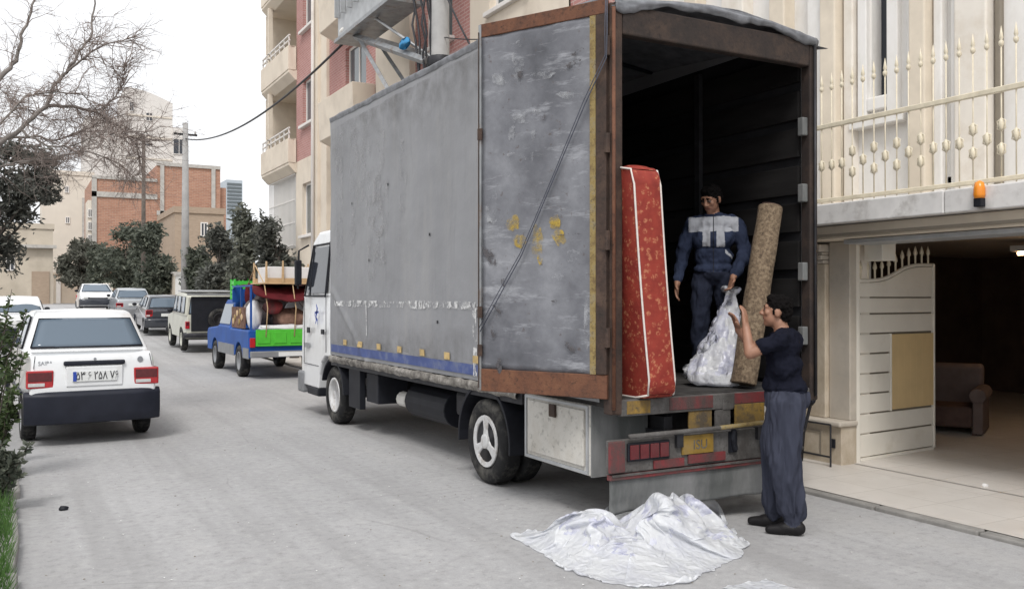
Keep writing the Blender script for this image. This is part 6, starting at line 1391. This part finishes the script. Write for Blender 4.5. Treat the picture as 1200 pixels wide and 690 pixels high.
def head(prims, c, face, up, sk, hr, hairline=True):
    """skull, jaw, nose, brow, ears around centre c, looking along face"""
    c = Vector(c); f = Vector(face).normalized(); u = Vector(up); u = (u - f * u.dot(f)).normalized(); s = f.cross(u)
    rot = Matrix((s, f, u)).transposed().to_euler(); P_ = lambda a, b_, d: tuple(c + s * a + f * b_ + u * d)
    prims += [('e', P_(0, -.012, .025), (.074, .092, .085), sk, rot), ('e', P_(0, .020, -.040), (.060, .068, .072), sk, rot), ('e', P_(0, .052, -.088), (.030, .028, .024), sk, rot),
        ('c', P_(0, .082, .022), P_(0, .104, -.018), .010, .0155, sk), ('e', P_(.016, .098, -.022), (.010, .011, .009), sk, rot), ('e', P_(-.016, .098, -.022), (.010, .011, .009), sk, rot),
        ('c', P_(-.042, .070, .036), P_(.042, .070, .036), .014, .014, sk), ('c', P_(-.022, .078, -.052), P_(.022, .078, -.052), .010, .010, 7), ('e', P_(.040, .062, -.010), (.024, .020, .022), sk, rot), ('e', P_(-.040, .062, -.010), (.024, .020, .022), sk, rot),
        ('e', P_(.076, -.012, -.004), (.012, .022, .034), sk, rot), ('e', P_(-.076, -.012, -.004), (.012, .022, .034), sk, rot)]
    prims += [('e', P_(0, -.022, .046), (.083, .096, .084), hr, rot), ('e', P_(0, -.062, .0), (.072, .056, .075), hr, rot), ('e', P_(0, .030, .098), (.062, .045, .030), hr, rot), ('e', P_(.03, .04, .10), (.03, .03, .022), hr, rot), ('c', P_(.070, .012, .03), P_(.073, .014, -.012), .013, .008, hr), ('c', P_(-.070, .012, .03), P_(-.073, .014, -.012), .013, .008, hr)]
    prims += [('e', P_(.030, .0835, .012), (.0135, .008, .0075), 8, rot), ('e', P_(-.030, .0835, .012), (.0135, .008, .0075), 8, rot), ('c', P_(.016, .087, .037), P_(.048, .076, .036), .0065, .005, hr), ('c', P_(-.016, .087, .037), P_(-.048, .076, .036), .0065, .005, hr)]
# materials per person: 0 skin 1 hair 2 top 3 top2 4 trousers 5 shoes 6 spare 7 lip 8 eye
# --- man in the truck, facing the camera, looking down to his right, holding the bag
pr_ = []
pr_ += [('e', (0, .0, .96), (.165, .125, .13), 4), ('e', (0, .0, 1.10), (.172, .125, .16), 2), ('e', (0, .005, 1.26), (.190, .130, .15), 2), ('e', (0, -.005, 1.385), (.185, .105, .085), 2), ('c', (-.155, -.01, 1.41), (.155, -.01, 1.41), .068, .068, 2), ('e', (0, .0, .99), (.178, .135, .07), 2),
    ('c', (0, -.012, 1.43), (0, .012, 1.52), .058, .052, 0), ('c', (-.05, .03, 1.455), (.05, .03, 1.455), .034, .034, 2), ('c', (-.06, -.04, 1.46), (.06, -.04, 1.46), .036, .036, 2)]
head(pr_, (.02, .055, 1.60), (.50, .80, -.42), (.05, .2, 1), 0, 1)
pr_ += [('c', (.195, -.01, 1.39), (.275, -.03, 1.12), .070, .056, 2), ('c', (.275, -.03, 1.12), (.305, .10, .90), .056, .044, 2), ('c', (.305, .10, .905), (.312, .125, .86), .030, .028, 0)]
hand(pr_, (.312, .125, .86), (-.9, .2, -.1), (.06, .32, -1), (-.1, 1, .2), .32, 0)
pr_ += [('c', (-.195, -.01, 1.39), (-.27, .03, 1.13), .070, .056, 2), ('c', (-.27, .03, 1.13), (-.185, .24, .94), .056, .044, 2), ('c', (-.185, .24, .94), (-.165, .275, .905), .030, .028, 0)]
hand(pr_, (-.165, .275, .905), (.55, .4, -.2), (.25, .45, -1), (.4, 1, .3), .75, 0)
for s, dy in ((1, .02), (-1, -.02)):
    pr_ += [('c', (s * .09, 0, .93), (s * .115, .02 + dy, .50), .098, .075, 4), ('c', (s * .115, .02 + dy, .50), (s * .125, -.01 + dy, .09), .074, .068, 4), ('c', (s * .125, -.03 + dy, .045), (s * .145, .14 + dy, .04), .045, .040, 5), ('e', (s * .128, -.04 + dy, .05), (.042, .05, .05), 5)]
def rules_a(P_, f):
    x, y, z = P_[:, 0], P_[:, 1], P_[:, 2]; f = f.copy(); top = f == 2
    yoke = top & (z > 1.315) & (np.abs(x) < .215) & (z < 1.452); f[yoke] = 3
    f[top & (y > .03) & (np.abs(np.abs(x) - .06) < .035) & (z > 1.185) & (z < 1.32)] = 3
    f[top & (y > .02) & (np.abs((z - 1.12) + (x + .13) * -.9) < .016) & (x < -.10) & (x > -.165)] = 3
    f[top & (y > .03) & (np.abs(x) < .006)] = 6
    return f
person('person', 'man in navy and grey work jacket standing inside the truck holding a bag', (5.42, 6.18, BZ + .002), R(138), pr_, ['skin', 'hair', 'jacket_navy', 'jacket_grey', 'trouser_dark', 'sneaker_blue', 'black_plastic', 'lip', 'eye_white'], rules_a, fold={1: (.016, 45, 45), 2: (.022, 11, 7), 3: (.018, 11, 7), 4: (.022, 9, 6)})
# --- man on the street, back and left side to the camera, arms raised to the roll
pr_ = []
pr_ += [('e', (0, -.01, .98), (.172, .145, .13), 4), ('c', (0, -.01, 1.02), (0, -.005, 1.08), .140, .150, 2), ('e', (0, .0, 1.20), (.172, .130, .17), 2), ('e', (0, .01, 1.34), (.180, .125, .13), 2), ('c', (-.14, .0, 1.415), (.14, .0, 1.415), .070, .070, 2), ('e', (0, -.03, 1.36), (.165, .10, .13), 2), ('e', (0, -.01, 1.05), (.176, .148, .06), 2),
    ('c', (0, .0, 1.42), (-.005, .035, 1.53), .058, .053, 0)]
head(pr_, (-.005, .055, 1.60), (-.10, 1, .10), (0, -.1, 1), 0, 1)
pr_ += [('c', (-.175, .01, 1.40), (-.205, .12, 1.355), .074, .060, 2), ('c', (-.205, .12, 1.355), (-.225, .215, 1.305), .047, .043, 0), ('c', (-.225, .215, 1.305), (-.150, .255, 1.50), .042, .029, 0)]
hand(pr_, (-.150, .255, 1.50), (.25, .8, .1), (.22, .10, 1), (.8, -.5, .2), .35, 0)
pr_ += [('c', (.175, .01, 1.40), (.205, .14, 1.36), .074, .060, 2), ('c', (.205, .14, 1.36), (.21, .24, 1.32), .047, .043, 0), ('c', (.21, .24, 1.32), (.12, .34, 1.46), .042, .029, 0)]
hand(pr_, (.12, .34, 1.46), (-.4, .7, .1), (-.2, .3, 1), (-.8, -.4, .2), .4, 0)
for s, dy, dz in ((1, .09, 0), (-1, -.06, 0)):
    pr_ += [('c', (s * .085, -.01, .95), (s * .105, .03 + dy * .5, .56), .122, .114, 4), ('c', (s * .105, .03 + dy * .5, .56), (s * .095, -.01 + dy, .17), .114, .078, 4), ('c', (s * .095, -.01 + dy, .17), (s * .095, -.01 + dy, .10), .070, .058, 4), ('c', (s * .095, -.045 + dy, .046), (s * .10, .06 + dy, .046), .046, .045, 5), ('c', (s * .10, .06 + dy, .038), (s * .108, .155 + dy, .030), .044, .032, 5), ('e', (s * .095, -.04 + dy, .052), (.044, .058, .052), 5)]
pr_ += [('c', (0, 0, .88), (0, .02, .62), .10, .08, 4)]
person('person', 'man in black shirt and baggy slate trousers on the street reaching up to the carpet', (4.93, 4.86, 0.002), R(40), pr_, ['skin', 'hair', 'shirt_black', 'shirt_black', 'trouser_slate', 'shoe_black', 'black_plastic', 'lip', 'eye_white'], None, fold={1: (.016, 45, 45), 2: (.024, 9, 8), 4: (.042, 14, 2.4)})
# hand truck leaning behind him
ht = thing('iron_stand', 'small black iron stand with crank against the marble pilaster', 'stand', (6.95, 6.72, .085))
ht.location = (7.06, 6.72, .035)
MB().tube([(0, 0, .0), (-.02, -.05, .30), (-.10, -.22, .62)], .016, 8).build('lever', 'dark_steel', ht, smooth=True)
MB().tube([(-.10, -.22, .62), (-.12, -.27, .66)], .028, 8).build('grip', 'black_plastic', ht, smooth=True)
for a, b_ in (((0, -.38, .10), (0, .02, .10)), ((0, -.38, .42), (0, .02, .42)), ((0, -.38, .10), (0, -.38, .42)), ((0, .02, .0), (0, .02, .42)), ((0, -.38, .0), (0, -.38, .1))): MB().tube([a, b_], .010, 6).build('frame_bar', 'dark_steel', ht)
